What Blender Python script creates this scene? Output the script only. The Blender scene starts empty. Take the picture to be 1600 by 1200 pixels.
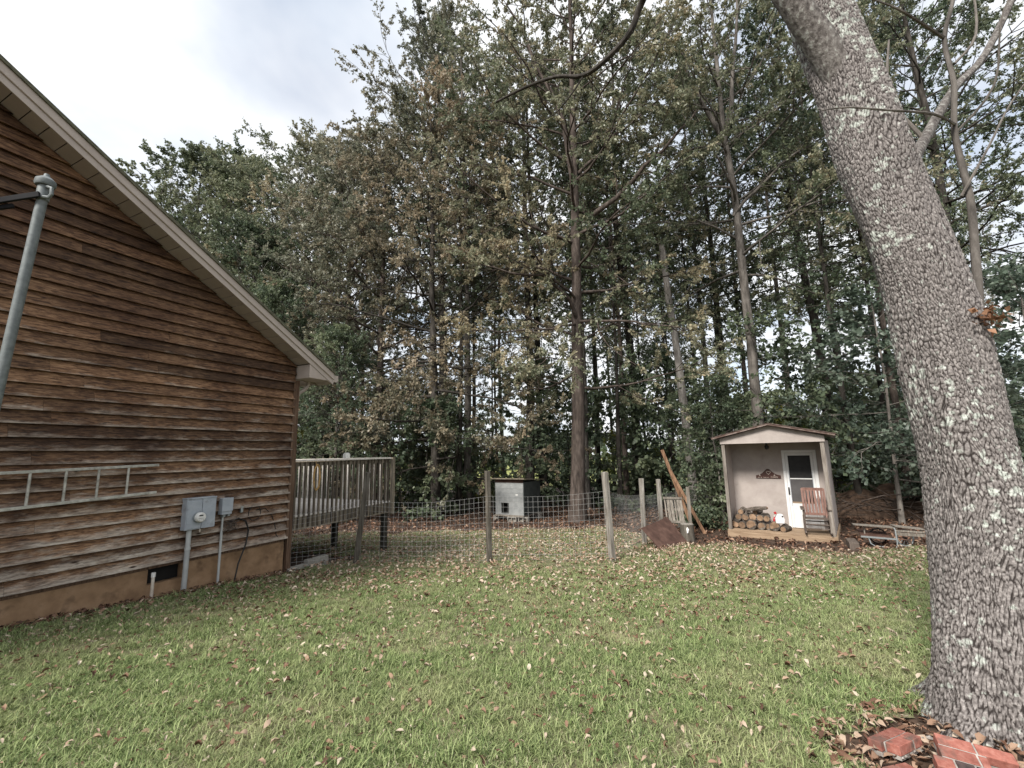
import bpy, math, random
import numpy as np
from mathutils import Vector, Matrix, Euler

SC = bpy.context.scene
COL = SC.collection
rad = math.radians

# ------------------------------------------------------------------ camera
EYE = 1.52
cam_d = bpy.data.cameras.new('camera')
cam = bpy.data.objects.new('camera', cam_d)
COL.objects.link(cam)
cam_d.sensor_width = 36.0
cam_d.lens = 36.0 * 690.0 / 1600.0
cam_d.clip_start = 0.05
cam_d.clip_end = 2000.0
_th = math.atan(108.0 / 690.0)
_ph = 0.022
_F = Vector((0, math.cos(_th), math.sin(_th)))
_U0 = Vector((0, -math.sin(_th), math.cos(_th)))
_R0 = Vector((1, 0, 0))
_U = _U0 * math.cos(_ph) + _R0 * math.sin(_ph)
_R = _R0 * math.cos(_ph) - _U0 * math.sin(_ph)
_m = Matrix((_R, _U, -_F)).transposed().to_4x4()
_m.translation = Vector((0, 0, EYE))
cam.matrix_world = _m
SC.camera = cam

# ------------------------------------------------------------------ sky, sun, exposure
SUN_EL, SUN_AZ = 42.0, -142.0          # azimuth from +Y, negative = to the left
w = bpy.data.worlds.new('World')
SC.world = w
w.use_nodes = True
nt = w.node_tree
nt.nodes.clear()
N = nt.nodes.new
L = nt.links.new
out = N('ShaderNodeOutputWorld')
bg = N('ShaderNodeBackground')
bg.inputs['Strength'].default_value = 0.05
sky = N('ShaderNodeTexSky')
sky.sky_type = 'NISHITA'
sky.sun_disc = False
sky.sun_elevation = rad(SUN_EL)
sky.sun_rotation = rad(SUN_AZ)
sky.air_density = 1.0
sky.dust_density = 2.0
tc = N('ShaderNodeTexCoord')
sep = N('ShaderNodeSeparateXYZ')
L(tc.outputs['Generated'], sep.inputs[0])
zz = N('ShaderNodeMath'); zz.operation = 'MAXIMUM'; zz.inputs[1].default_value = 0.0
L(sep.outputs['Z'], zz.inputs[0])
za = N('ShaderNodeMath'); za.operation = 'ADD'; za.inputs[1].default_value = 0.28
L(zz.outputs[0], za.inputs[0])
dx = N('ShaderNodeMath'); dx.operation = 'DIVIDE'
dy = N('ShaderNodeMath'); dy.operation = 'DIVIDE'
L(sep.outputs['X'], dx.inputs[0]); L(za.outputs[0], dx.inputs[1])
L(sep.outputs['Y'], dy.inputs[0]); L(za.outputs[0], dy.inputs[1])
cmb = N('ShaderNodeCombineXYZ')
L(dx.outputs[0], cmb.inputs[0]); L(dy.outputs[0], cmb.inputs[1])
n1 = N('ShaderNodeTexNoise')
n1.inputs['Scale'].default_value = 1.5
n1.inputs['Detail'].default_value = 5.0
n1.inputs['Roughness'].default_value = 0.5
n1.inputs['Distortion'].default_value = 0.25
mp = N('ShaderNodeMapping'); mp.inputs['Location'].default_value = (3.1, 1.7, 0.0)
L(cmb.outputs[0], mp.inputs[0]); L(mp.outputs[0], n1.inputs['Vector'])
cr = N('ShaderNodeValToRGB')                       # how much cloud covers the blue
cr.color_ramp.elements[0].position = 0.30; cr.color_ramp.elements[0].color = (0.45, 0.45, 0.45, 1)
cr.color_ramp.elements[1].position = 0.50; cr.color_ramp.elements[1].color = (1, 1, 1, 1)
L(n1.outputs[0], cr.inputs[0])
n2 = N('ShaderNodeTexNoise')
n2.inputs['Scale'].default_value = 2.3
n2.inputs['Detail'].default_value = 6.0
n2.inputs['Roughness'].default_value = 0.5
mp2 = N('ShaderNodeMapping'); mp2.inputs['Location'].default_value = (7.3, 5.2, 2.0)
L(cmb.outputs[0], mp2.inputs[0]); L(mp2.outputs[0], n2.inputs['Vector'])
cc = N('ShaderNodeValToRGB')                       # thin white cloud to thicker grey cloud
cc.color_ramp.elements[0].position = 0.34; cc.color_ramp.elements[0].color = (4.3, 4.65, 5.15, 1)
cc.color_ramp.elements[1].position = 0.58; cc.color_ramp.elements[1].color = (6.0, 6.05, 6.15, 1)
L(n2.outputs[0], cc.inputs[0])
mx = N('ShaderNodeMix'); mx.data_type = 'RGBA'
L(cr.outputs[0], mx.inputs[0]); L(sky.outputs[0], mx.inputs[6]); L(cc.outputs[0], mx.inputs[7])
L(mx.outputs[2], bg.inputs[0]); L(bg.outputs[0], out.inputs[0])

sun_d = bpy.data.lights.new('sun', 'SUN')
sun_d.energy = 1.5
sun_d.angle = rad(14.0)
sun_d.color = (1.0, 0.95, 0.88)
sun = bpy.data.objects.new('sun', sun_d)
COL.objects.link(sun)
_sd = Vector((math.sin(rad(SUN_AZ)) * math.cos(rad(SUN_EL)), math.cos(rad(SUN_AZ)) * math.cos(rad(SUN_EL)), math.sin(rad(SUN_EL))))
sun.rotation_euler = _sd.to_track_quat('Z', 'Y').to_euler()
sun.location = (0, 0, 40)

SC.view_settings.view_transform = 'Standard'
SC.view_settings.look = 'None'
SC.view_settings.gamma = 1.0
SC.view_settings.exposure = 2.0
SC.view_settings.use_curve_mapping = False
SC.cycles.max_bounces = 6
SC.cycles.diffuse_bounces = 3
SC.cycles.glossy_bounces = 2
SC.cycles.transmission_bounces = 4
SC.cycles.transparent_max_bounces = 6
SC.cycles.use_denoising = True
SC.cycles.caustics_reflective = False
SC.cycles.caustics_refractive = False


# ------------------------------------------------------------------ helpers
def tag(o, label=None, cat=None, group=None, kind=None):
    if label: o['label'] = label
    if cat: o['category'] = cat
    if group: o['group'] = group
    if kind: o['kind'] = kind
    return o


def empty(name, loc, rz=0.0, **kw):
    o = bpy.data.objects.new(name, None)
    COL.objects.link(o)
    o.location = loc
    o.rotation_euler = (0, 0, rz)
    o.empty_display_size = 0.2
    return tag(o, **kw)


def link_mesh(name, me, mat, parent=None, smooth=False):
    if mat is not None:
        me.materials.append(mat)
    if smooth:
        me.polygons.foreach_set('use_smooth', np.ones(len(me.polygons), dtype=bool))
    o = bpy.data.objects.new(name, me)
    COL.objects.link(o)
    if parent is not None:
        o.parent = parent
    return o


def np_mesh(name, v, f, tint=None):
    """v (n,3); f (m,k) one face size or list of such arrays"""
    if not isinstance(f, (list, tuple)):
        f = [f]
    f = [np.asarray(a, dtype=np.int32) for a in f if len(a)]
    me = bpy.data.meshes.new(name)
    v = np.asarray(v, dtype=np.float32)
    me.vertices.add(len(v))
    me.vertices.foreach_set('co', v.ravel())
    nl = sum(a.size for a in f)
    nf = sum(len(a) for a in f)
    if nf:
        me.loops.add(nl)
        me.loops.foreach_set('vertex_index', np.concatenate([a.ravel() for a in f]))
        me.polygons.add(nf)
        tot = np.concatenate([np.full(len(a), a.shape[1], dtype=np.int32) for a in f])
        st = np.concatenate([[0], np.cumsum(tot)[:-1]]).astype(np.int32)
        me.polygons.foreach_set('loop_start', st)
        me.polygons.foreach_set('loop_total', tot)
    if tint is not None:
        a = me.attributes.new('tint', 'FLOAT', 'POINT')
        a.data.foreach_set('value', np.asarray(tint, dtype=np.float32))
    me.update(calc_edges=True)
    me.validate()
    return me


class MB:
    """collects simple solids into one mesh"""
    def __init__(s):
        s.v = []; s.f = []; s.uv = []

    def face(s, pts, uv=None):
        b = len(s.v)
        s.v += [tuple(p) for p in pts]
        s.f.append(tuple(range(b, b + len(pts))))

    def hexa(s, p):
        b = len(s.v)
        s.v += [tuple(q) for q in p]
        for f in ((0, 3, 2, 1), (4, 5, 6, 7), (0, 1, 5, 4), (1, 2, 6, 5), (2, 3, 7, 6), (3, 0, 4, 7)):
            s.f.append(tuple(b + i for i in f))
        return s

    def box(s, x0, x1, y0, y1, z0, z1):
        return s.hexa([(x0, y0, z0), (x1, y0, z0), (x1, y1, z0), (x0, y1, z0), (x0, y0, z1), (x1, y0, z1), (x1, y1, z1), (x0, y1, z1)])

    def bar(s, a, b, w, h, up=(0, 0, 1)):
        """box beam from a to b, w across, h along up"""
        a = Vector(a); b = Vector(b)
        d = (b - a).normalized()
        u = Vector(up)
        x = d.cross(u)
        if x.length < 1e-4:
            x = d.cross(Vector((0, 1, 0)))
        x.normalize()
        u = x.cross(d).normalized()
        x = x * (w / 2); u = u * (h / 2)
        return s.hexa([a - x - u, a + x - u, a + x + u, a - x + u, b - x - u, b + x - u, b + x + u, b - x + u])

    def prism(s, poly, fn, t0, t1):
        """poly list of 2-d points, fn(p, t) -> 3-d"""
        b = len(s.v); n = len(poly)
        s.v += [tuple(fn(p, t0)) for p in poly] + [tuple(fn(p, t1)) for p in poly]
        s.f.append(tuple(b + i for i in range(n)))
        s.f.append(tuple(b + n + i for i in reversed(range(n))))
        for i in range(n):
            j = (i + 1) % n
            s.f.append((b + j, b + i, b + n + i, b + n + j))
        return s

    def tube(s, pts, r, k=8, cap=True):
        P = [Vector(p) for p in pts]
        n = len(P)
        rr = r if isinstance(r, (list, tuple)) else [r] * n
        b = len(s.v)
        T0 = (P[1] - P[0]).normalized()
        ref = Vector((0, 0, 1)) if abs(T0.z) < 0.9 else Vector((1, 0, 0))
        X = T0.cross(ref).normalized()
        for i in range(n):
            T = (P[min(i + 1, n - 1)] - P[max(i - 1, 0)]).normalized()
            X = (X - T * X.dot(T))
            if X.length < 1e-5:
                X = T.orthogonal()
            X.normalize()
            Y = T.cross(X)
            for j in range(k):
                a = 2 * math.pi * j / k
                s.v.append(tuple(P[i] + (X * math.cos(a) + Y * math.sin(a)) * rr[i]))
        for i in range(n - 1):
            for j in range(k):
                j2 = (j + 1) % k
                s.f.append((b + i * k + j, b + i * k + j2, b + (i + 1) * k + j2, b + (i + 1) * k + j))
        if cap:
            s.f.append(tuple(b + j for j in reversed(range(k))))
            s.f.append(tuple(b + (n - 1) * k + j for j in range(k)))
        return s

    def build(s, name, mat, parent=None, smooth=False, bevel=0.0, label=None):
        me = bpy.data.meshes.new(name)
        me.from_pydata(s.v, [], s.f)
        me.update()
        o = link_mesh(name, me, mat, parent, smooth)
        if smooth:
            try:
                me.set_sharp_from_angle(angle=rad(40))
            except Exception:
                pass
        if bevel:
            m = o.modifiers.new('edge', 'BEVEL')
            m.width = bevel; m.segments = 2; m.limit_method = 'ANGLE'; m.angle_limit = rad(40)
        if label:
            o['label'] = label
        return o


# ------------------------------------------------------------------ materials
def ramp(n, stops):
    r = n('ShaderNodeValToRGB')
    el = r.color_ramp.elements
    while len(el) < len(stops):
        el.new(0.5)
    for e, (p, c) in zip(el, stops):
        e.position = p
        e.color = (c[0], c[1], c[2], 1)
    return r


def new_mat(name):
    m = bpy.data.materials.new(name)
    m.use_nodes = True
    t = m.node_tree
    return m, t, t.nodes.new, t.links.new, t.nodes['Principled BSDF']


def mk(name, stops, scale=(1, 1, 1), freq=4.0, detail=6.0, rough=0.75, spec=0.3, bump=0.3, bdist=0.01, metal=0.0, vary=0.12, fine=None, dirt=None):
    """noise-driven surface; every object gets its own offset and slight brightness"""
    m, t, n, l, p = new_mat(name)
    co = n('ShaderNodeTexCoord')
    oi = n('ShaderNodeObjectInfo')
    mul = n('ShaderNodeMath'); mul.operation = 'MULTIPLY'; mul.inputs[1].default_value = 37.0
    l(oi.outputs['Random'], mul.inputs[0])
    mpn = n('ShaderNodeMapping')
    mpn.inputs['Scale'].default_value = scale
    l(co.outputs['Object'], mpn.inputs[0])
    l(mul.outputs[0], mpn.inputs['Location'])
    nz = n('ShaderNodeTexNoise')
    nz.inputs['Scale'].default_value = freq
    nz.inputs['Detail'].default_value = detail
    nz.inputs['Roughness'].default_value = 0.62
    l(mpn.outputs[0], nz.inputs['Vector'])
    r = ramp(n, stops)
    l(nz.outputs[0], r.inputs[0])
    col = r.outputs[0]
    hs = n('ShaderNodeHueSaturation')
    mr = n('ShaderNodeMapRange')
    mr.inputs[3].default_value = 1 - vary; mr.inputs[4].default_value = 1 + vary
    l(oi.outputs['Random'], mr.inputs[0])
    l(mr.outputs[0], hs.inputs['Value'])
    l(col, hs.inputs['Color'])
    col = hs.outputs[0]
    if dirt:                                        # blotchy stain in object space
        dcol, dfreq, lo, hi = dirt
        dn = n('ShaderNodeTexNoise'); dn.inputs['Scale'].default_value = dfreq; dn.inputs['Detail'].default_value = 7
        l(co.outputs['Object'], dn.inputs['Vector'])
        dr = ramp(n, [(lo, (0, 0, 0)), (hi, (1, 1, 1))])
        l(dn.outputs[0], dr.inputs[0])
        mm = n('ShaderNodeMix'); mm.data_type = 'RGBA'
        l(dr.outputs[0], mm.inputs[0]); l(col, mm.inputs[6]); mm.inputs[7].default_value = (*dcol, 1)
        col = mm.outputs[2]
    l(col, p.inputs['Base Color'])
    p.inputs['Roughness'].default_value = rough
    p.inputs['Specular IOR Level'].default_value = spec
    p.inputs['Metallic'].default_value = metal
    if bump:
        b = n('ShaderNodeBump')
        b.inputs['Strength'].default_value = bump
        b.inputs['Distance'].default_value = bdist
        l(nz.outputs[0], b.inputs['Height'])
        l(b.outputs[0], p.inputs['Normal'])
    return m


def leaf_mat(name, stops, trans=0.42, rough=0.42, spec=0.5, patch=None):
    m, t, n, l, p = new_mat(name)
    at = n('ShaderNodeAttribute'); at.attribute_name = 'tint'
    r = ramp(n, stops)
    l(at.outputs['Fac'], r.inputs[0])
    oi = n('ShaderNodeObjectInfo')
    hs = n('ShaderNodeHueSaturation')
    mr = n('ShaderNodeMapRange'); mr.inputs[3].default_value = 0.85; mr.inputs[4].default_value = 1.15
    l(oi.outputs['Random'], mr.inputs[0]); l(mr.outputs[0], hs.inputs['Value'])
    l(r.outputs[0], hs.inputs['Color'])
    col = hs.outputs[0]
    if patch:
        g = n('ShaderNodeNewGeometry')
        pn = n('ShaderNodeTexNoise'); pn.inputs['Scale'].default_value = patch[1]; pn.inputs['Detail'].default_value = 4
        l(g.outputs['Position'], pn.inputs['Vector'])
        pr = ramp(n, [(patch[2], (0, 0, 0)), (patch[3], (1, 1, 1))])
        l(pn.outputs[0], pr.inputs[0])
        mm = n('ShaderNodeMix'); mm.data_type = 'RGBA'; mm.inputs[7].default_value = (*patch[0], 1)
        pm = n('ShaderNodeMath'); pm.operation = 'MULTIPLY'; pm.inputs[1].default_value = patch[4]
        l(pr.outputs[0], pm.inputs[0]); l(pm.outputs[0], mm.inputs[0]); l(col, mm.inputs[6])
        col = mm.outputs[2]
    l(col, p.inputs['Base Color'])
    p.inputs['Roughness'].default_value = rough
    p.inputs['Specular IOR Level'].default_value = spec
    tr = n('ShaderNodeBsdfTranslucent')
    l(col, tr.inputs[0])
    ms = n('ShaderNodeMixShader'); ms.inputs[0].default_value = trans
    o = t.nodes['Material Output']
    l(p.outputs[0], ms.inputs[1]); l(tr.outputs[0], ms.inputs[2]); l(ms.outputs[0], o.inputs[0])
    return m


def siding_mat():
    """stained boards: grain along X, grey weathering creeping up from the lower edge (uv.y = 0), less of it under the eaves"""
    m, t, n, l, p = new_mat('stained_siding')
    co = n('ShaderNodeTexCoord'); oi = n('ShaderNodeObjectInfo')
    mul = n('ShaderNodeMath'); mul.operation = 'MULTIPLY'; mul.inputs[1].default_value = 61.0
    l(oi.outputs['Random'], mul.inputs[0])
    uvm = n('ShaderNodeUVMap'); uvm.uv_map = 'uv'
    mp_ = n('ShaderNodeMapping'); mp_.inputs['Scale'].default_value = (2.3, 2.7, 1)
    l(uvm.outputs[0], mp_.inputs[0]); l(mul.outputs[0], mp_.inputs['Location'])
    g = n('ShaderNodeTexNoise'); g.inputs['Scale'].default_value = 3.2; g.inputs['Detail'].default_value = 9; g.inputs['Roughness'].default_value = 0.68
    g.inputs['Distortion'].default_value = 0.6
    l(mp_.outputs[0], g.inputs['Vector'])
    r = ramp(n, [(0.31, (0.018, 0.011, 0.008)), (0.43, (0.085, 0.046, 0.027)), (0.54, (0.175, 0.10, 0.057)), (0.72, (0.30, 0.19, 0.115))])
    l(g.outputs[0], r.inputs[0])
    hs = n('ShaderNodeHueSaturation')
    mr = n('ShaderNodeMapRange'); mr.inputs[3].default_value = 0.5; mr.inputs[4].default_value = 1.3
    l(oi.outputs['Random'], mr.inputs[0]); l(mr.outputs[0], hs.inputs['Value']); l(r.outputs[0], hs.inputs['Color'])
    # weathering
    sp = n('ShaderNodeSeparateXYZ'); l(uvm.outputs[0], sp.inputs[0])
    so = n('ShaderNodeSeparateXYZ'); l(co.outputs['Object'], so.inputs[0])
    mp3 = n('ShaderNodeMapping'); mp3.inputs['Scale'].default_value = (1.3, 0.9, 1)
    l(uvm.outputs[0], mp3.inputs[0]); l(mul.outputs[0], mp3.inputs['Location'])
    g2 = n('ShaderNodeTexNoise'); g2.inputs['Scale'].default_value = 2.2; g2.inputs['Detail'].default_value = 8; g2.inputs['Roughness'].default_value = 0.7
    l(mp3.outputs[0], g2.inputs['Vector'])
    a1 = n('ShaderNodeMath'); a1.operation = 'MULTIPLY_ADD'          # noise*2.0 - v*0.85
    l(sp.outputs['Y'], a1.inputs[0]); a1.inputs[1].default_value = -0.95
    sc_ = n('ShaderNodeMath'); sc_.operation = 'MULTIPLY'; sc_.inputs[1].default_value = 2.0
    l(g2.outputs[0], sc_.inputs[0]); l(sc_.outputs[0], a1.inputs[2])
    a2 = n('ShaderNodeMath'); a2.operation = 'MULTIPLY_ADD'          # minus height
    l(so.outputs['Z'], a2.inputs[0]); a2.inputs[1].default_value = -0.20; l(a1.outputs[0], a2.inputs[2])
    wr = ramp(n, [(0.36, (0, 0, 0)), (0.88, (0.9, 0.9, 0.9))])
    l(a2.outputs[0], wr.inputs[0])
    mm = n('ShaderNodeMix'); mm.data_type = 'RGBA'; 
    gr = ramp(n, [(0.35, (0.19, 0.16, 0.135)), (0.65, (0.50, 0.455, 0.405))])
    l(g.outputs[0], gr.inputs[0])
    l(wr.outputs[0], mm.inputs[0]); l(hs.outputs[0], mm.inputs[6]); l(gr.outputs[0], mm.inputs[7])
    # knots
    vo = n('ShaderNodeTexVoronoi'); vo.inputs['Scale'].default_value = 1.3
    mp4 = n('ShaderNodeMapping'); mp4.inputs['Scale'].default_value = (1.0, 0.62, 1)
    l(uvm.outputs[0], mp4.inputs[0]); l(mul.outputs[0], mp4.inputs['Location'])
    l(mp4.outputs[0], vo.inputs['Vector'])
    kr = ramp(n, [(0.03, (1, 1, 1)), (0.075, (0, 0, 0))])
    l(vo.outputs['Distance'], kr.inputs[0])
    mk_ = n('ShaderNodeMix'); mk_.data_type = 'RGBA'; mk_.inputs[7].default_value = (0.03, 0.016, 0.01, 1)
    l(kr.outputs[0], mk_.inputs[0]); l(mm.outputs[2], mk_.inputs[6])
    l(mk_.outputs[2], p.inputs['Base Color'])
    p.inputs['Roughness'].default_value = 0.72
    p.inputs['Specular IOR Level'].default_value = 0.25
    # broad dark stains that run over several boards
    st = n('ShaderNodeTexNoise'); st.inputs['Scale'].default_value = 0.9; st.inputs['Detail'].default_value = 6; st.inputs['Roughness'].default_value = 0.6
    l(co.outputs['Object'], st.inputs['Vector'])
    sr = ramp(n, [(0.36, (0.50, 0.43, 0.40)), (0.56, (1.12, 1.1, 1.05))])
    l(st.outputs[0], sr.inputs[0])
    sm = n('ShaderNodeMix'); sm.data_type = 'RGBA'; sm.blend_type = 'MULTIPLY'; sm.inputs[0].default_value = 1.0
    l(mk_.outputs[2], sm.inputs[6]); l(sr.outputs[0], sm.inputs[7])
    l(sm.outputs[2], p.inputs['Base Color'])
    b = n('ShaderNodeBump'); b.inputs['Strength'].default_value = 0.6; b.inputs['Distance'].default_value = 0.006
    l(g.outputs[0], b.inputs['Height']); l(b.outputs[0], p.inputs['Normal'])
    return m


def big_bark_mat():
    m, t, n, l, p = new_mat('plated_oak_bark')
    at = n('ShaderNodeAttribute'); at.attribute_name = 'tint'        # 0 in a furrow, 1 on a plate
    co = n('ShaderNodeTexCoord')
    nz = n('ShaderNodeTexNoise'); nz.inputs['Scale'].default_value = 55; nz.inputs['Detail'].default_value = 6
    l(co.outputs['Object'], nz.inputs['Vector'])
    pl = ramp(n, [(0.3, (0.085, 0.076, 0.072)), (0.5, (0.19, 0.172, 0.164)), (0.7, (0.34, 0.315, 0.30))])
    l(nz.outputs[0], pl.inputs[0])
    fr = ramp(n, [(0.15, (0, 0, 0)), (0.85, (1, 1, 1))])
    l(at.outputs['Fac'], fr.inputs[0])
    m1 = n('ShaderNodeMix'); m1.data_type = 'RGBA'; m1.inputs[6].default_value = (0.028, 0.023, 0.021, 1)
    l(fr.outputs[0], m1.inputs[0]); l(pl.outputs[0], m1.inputs[7])
    # lichen patches
    ln = n('ShaderNodeTexNoise'); ln.inputs['Scale'].default_value = 1.7; ln.inputs['Detail'].default_value = 3; ln.inputs['Roughness'].default_value = 0.5
    l(co.outputs['Object'], ln.inputs['Vector'])
    l2 = n('ShaderNodeTexNoise'); l2.inputs['Scale'].default_value = 13; l2.inputs['Detail'].default_value = 5; l2.inputs['Roughness'].default_value = 0.65
    l(co.outputs['Object'], l2.inputs['Vector'])
    ad = n('ShaderNodeMath'); ad.operation = 'MULTIPLY_ADD'; ad.inputs[1].default_value = 0.9
    l(ln.outputs[0], ad.inputs[0]); l(l2.outputs[0], ad.inputs[2])
    vo = n('ShaderNodeTexVoronoi'); vo.inputs['Scale'].default_value = 17.0
    vw = n('ShaderNodeVectorMath'); vw.operation = 'MULTIPLY_ADD'; vw.inputs[1].default_value = (.08, .08, .08)
    l(l2.outputs[1], vw.inputs[0]); l(co.outputs['Object'], vw.inputs[2])
    l(vw.outputs[0], vo.inputs['Vector'])
    sb = n('ShaderNodeMath'); sb.operation = 'MULTIPLY_ADD'; sb.inputs[1].default_value = -0.55
    l(vo.outputs['Distance'], sb.inputs[0]); l(ad.outputs[0], sb.inputs[2])
    mr = n('ShaderNodeMapRange'); mr.inputs[1].default_value = 0.785; mr.inputs[2].default_value = 0.89
    l(sb.outputs[0], mr.inputs[0])
    fl = n('ShaderNodeMath'); fl.operation = 'MULTIPLY_ADD'; fl.inputs[1].default_value = 0.75; fl.inputs[2].default_value = 0.2
    l(fr.outputs[0], fl.inputs[0])
    lm = n('ShaderNodeMath'); lm.operation = 'MULTIPLY'
    l(mr.outputs[0], lm.inputs[0]); l(fl.outputs[0], lm.inputs[1])
    lc = ramp(n, [(0.35, (0.29, 0.315, 0.28)), (0.65, (0.52, 0.55, 0.505))])
    l(nz.outputs[0], lc.inputs[0])
    m2 = n('ShaderNodeMix'); m2.data_type = 'RGBA'
    l(lm.outputs[0], m2.inputs[0]); l(m1.outputs[2], m2.inputs[6]); l(lc.outputs[0], m2.inputs[7])
    l(m2.outputs[2], p.inputs['Base Color'])
    p.inputs['Roughness'].default_value = 0.85
    p.inputs['Specular IOR Level'].default_value = 0.2
    b = n('ShaderNodeBump'); b.inputs['Strength'].default_value = 0.6; b.inputs['Distance'].default_value = 0.006
    l(nz.outputs[0], b.inputs['Height']); l(b.outputs[0], p.inputs['Normal'])
    return m


def bark_mat(name, c0, c1, c2, zs=0.25, freq=9.0):
    return mk(name, [(0.3, c0), (0.5, c1), (0.72, c2)], scale=(1, 1, zs), freq=freq, detail=8, rough=0.9, spec=0.15, bump=0.9, bdist=0.03, vary=0.2)


MT = {}
MT['siding'] = siding_mat()
MT['corner'] = mk('corner_wood', [(0.3, (0.045, 0.026, 0.018)), (0.5, (0.115, 0.068, 0.042)), (0.7, (0.19, 0.125, 0.085))], scale=(9, 9, 0.7), freq=3, rough=0.75)
MT['trim'] = mk('beige_trim', [(0.3, (0.40, 0.34, 0.295)), (0.7, (0.50, 0.435, 0.385))], freq=2.0, rough=0.55, bump=0.05, vary=0.05)
MT['soffit'] = mk('soffit_vinyl', [(0.3, (0.36, 0.305, 0.27)), (0.7, (0.43, 0.37, 0.33))], freq=2.0, rough=0.6, bump=0.04, vary=0.05)
MT['shingle'] = mk('roof_shingle', [(0.3, (0.05, 0.055, 0.035)), (0.6, (0.13, 0.125, 0.085)), (0.75, (0.2, 0.19, 0.14))], freq=14, rough=0.9, bump=0.6)
MT['foundation'] = mk('painted_foundation', [(0.3, (0.16, 0.097, 0.054)), (0.5, (0.24, 0.15, 0.085)), (0.7, (0.31, 0.205, 0.125))], freq=3.5, rough=0.85, bump=0.25, dirt=((0.10, 0.06, 0.035), 5.0, 0.56, 0.74))
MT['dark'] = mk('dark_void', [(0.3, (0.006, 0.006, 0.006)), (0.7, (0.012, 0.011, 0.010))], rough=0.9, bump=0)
MT['grey_box'] = mk('grey_painted_metal', [(0.3, (0.30, 0.33, 0.37)), (0.7, (0.40, 0.43, 0.47))], freq=5, rough=0.5, bump=0.05, vary=0.06, dirt=((0.22, 0.22, 0.22), 7.0, 0.6, 0.75))
MT['pvc_grey'] = mk('grey_conduit', [(0.3, (0.33, 0.34, 0.34)), (0.7, (0.43, 0.44, 0.43))], freq=5, rough=0.5, bump=0.03)
MT['white_plastic'] = mk('white_plastic', [(0.3, (0.66, 0.65, 0.62)), (0.7, (0.78, 0.77, 0.74))], freq=5, rough=0.4, bump=0.02)
MT['pvc_white'] = mk('dirty_white_pipe', [(0.3, (0.42, 0.33, 0.25)), (0.6, (0.62, 0.56, 0.48))], freq=6, rough=0.5, bump=0.02)
MT['black'] = mk('black_rubber', [(0.3, (0.012, 0.012, 0.013)), (0.7, (0.028, 0.027, 0.026))], freq=9, rough=0.55, bump=0.05)
MT['blackmatt'] = mk('matt_black_iron', [(0.3, (0.012, 0.012, 0.014)), (0.7, (0.022, 0.022, 0.024))], freq=9, rough=0.8, spec=0.15, bump=0.05)
MT['galv'] = mk('galvanised_steel', [(0.3, (0.22, 0.245, 0.25)), (0.7, (0.34, 0.365, 0.365))], freq=22, rough=0.5, spec=0.5, bump=0.08, bdist=0.002, metal=0.35)
MT['galvpole'] = mk('dull_galvanised_pole', [(0.3, (0.11, 0.125, 0.128)), (0.7, (0.19, 0.21, 0.212))], freq=22, rough=0.6, spec=0.4, bump=0.08, bdist=0.002, metal=0.2)
MT['alu'] = mk('weathered_aluminium', [(0.25, (0.17, 0.16, 0.14)), (0.45, (0.34, 0.33, 0.29)), (0.7, (0.50, 0.485, 0.44))], freq=16, rough=0.6, bump=0.15, metal=0.15)
MT['deckwood'] = mk('weathered_deck_wood', [(0.3, (0.10, 0.082, 0.06)), (0.5, (0.19, 0.16, 0.12)), (0.72, (0.31, 0.27, 0.21))], scale=(6, 6, 0.8), freq=3, rough=0.85, vary=0.22)
MT['deckfloor'] = mk('bleached_sunlit_deck_boards', [(0.3, (0.50, 0.455, 0.41)), (0.7, (0.72, 0.68, 0.63))], scale=(4, 0.6, 4), freq=3, rough=0.8)  # weathered pale floor wood; on the far balusters it paints in sunlight
MT['deckshade'] = mk('shaded_baluster_wood', [(0.3, (0.055, 0.044, 0.033)), (0.5, (0.115, 0.094, 0.07)), (0.72, (0.21, 0.178, 0.135))], scale=(6, 6, 0.8), freq=3, rough=0.85, vary=0.3)  # darker copy of the deck wood, shade of the near side in its colour
MT['darkpost'] = mk('dark_deck_post', [(0.3, (0.018, 0.016, 0.013)), (0.7, (0.05, 0.045, 0.035))], scale=(6, 6, 0.8), freq=3, rough=0.9)  # near-black brown wood for the posts that carry the deck
MT['post'] = mk('grey_fence_post', [(0.3, (0.05, 0.042, 0.033)), (0.5, (0.11, 0.096, 0.077)), (0.72, (0.22, 0.20, 0.17))], scale=(8, 8, 0.7), freq=3, rough=0.85, vary=0.18)
MT['postpale'] = mk('pale_fence_post', [(0.3, (0.10, 0.088, 0.073)), (0.5, (0.215, 0.195, 0.17)), (0.7, (0.36, 0.34, 0.31))], scale=(8, 8, 0.7), freq=3, rough=0.85, vary=0.1)
MT['postmoss'] = mk('mossy_fence_post', [(0.3, (0.10, 0.095, 0.065)), (0.7, (0.24, 0.22, 0.165))], scale=(8, 8, 0.7), freq=3, rough=0.9, vary=0.1)
MT['wire'] = mk('galvanised_wire', [(0.3, (0.34, 0.34, 0.33)), (0.7, (0.50, 0.50, 0.49))], freq=20, rough=0.5, bump=0, metal=0.4)
MT['concrete'] = mk('grey_concrete', [(0.3, (0.20, 0.185, 0.16)), (0.7, (0.34, 0.32, 0.285))], freq=9, rough=0.9, bump=0.3)
MT['stucco'] = mk('beige_panel_paint', [(0.3, (0.35, 0.305, 0.28)), (0.7, (0.44, 0.39, 0.36))], freq=3, rough=0.8, bump=0.12, dirt=((0.26, 0.225, 0.20), 3.0, 0.58, 0.8))
MT['shedwood'] = mk('grey_shed_wood', [(0.3, (0.12, 0.10, 0.085)), (0.5, (0.20, 0.175, 0.15)), (0.72, (0.31, 0.28, 0.25))], scale=(8, 8, 0.7), freq=3, rough=0.85)
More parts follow.
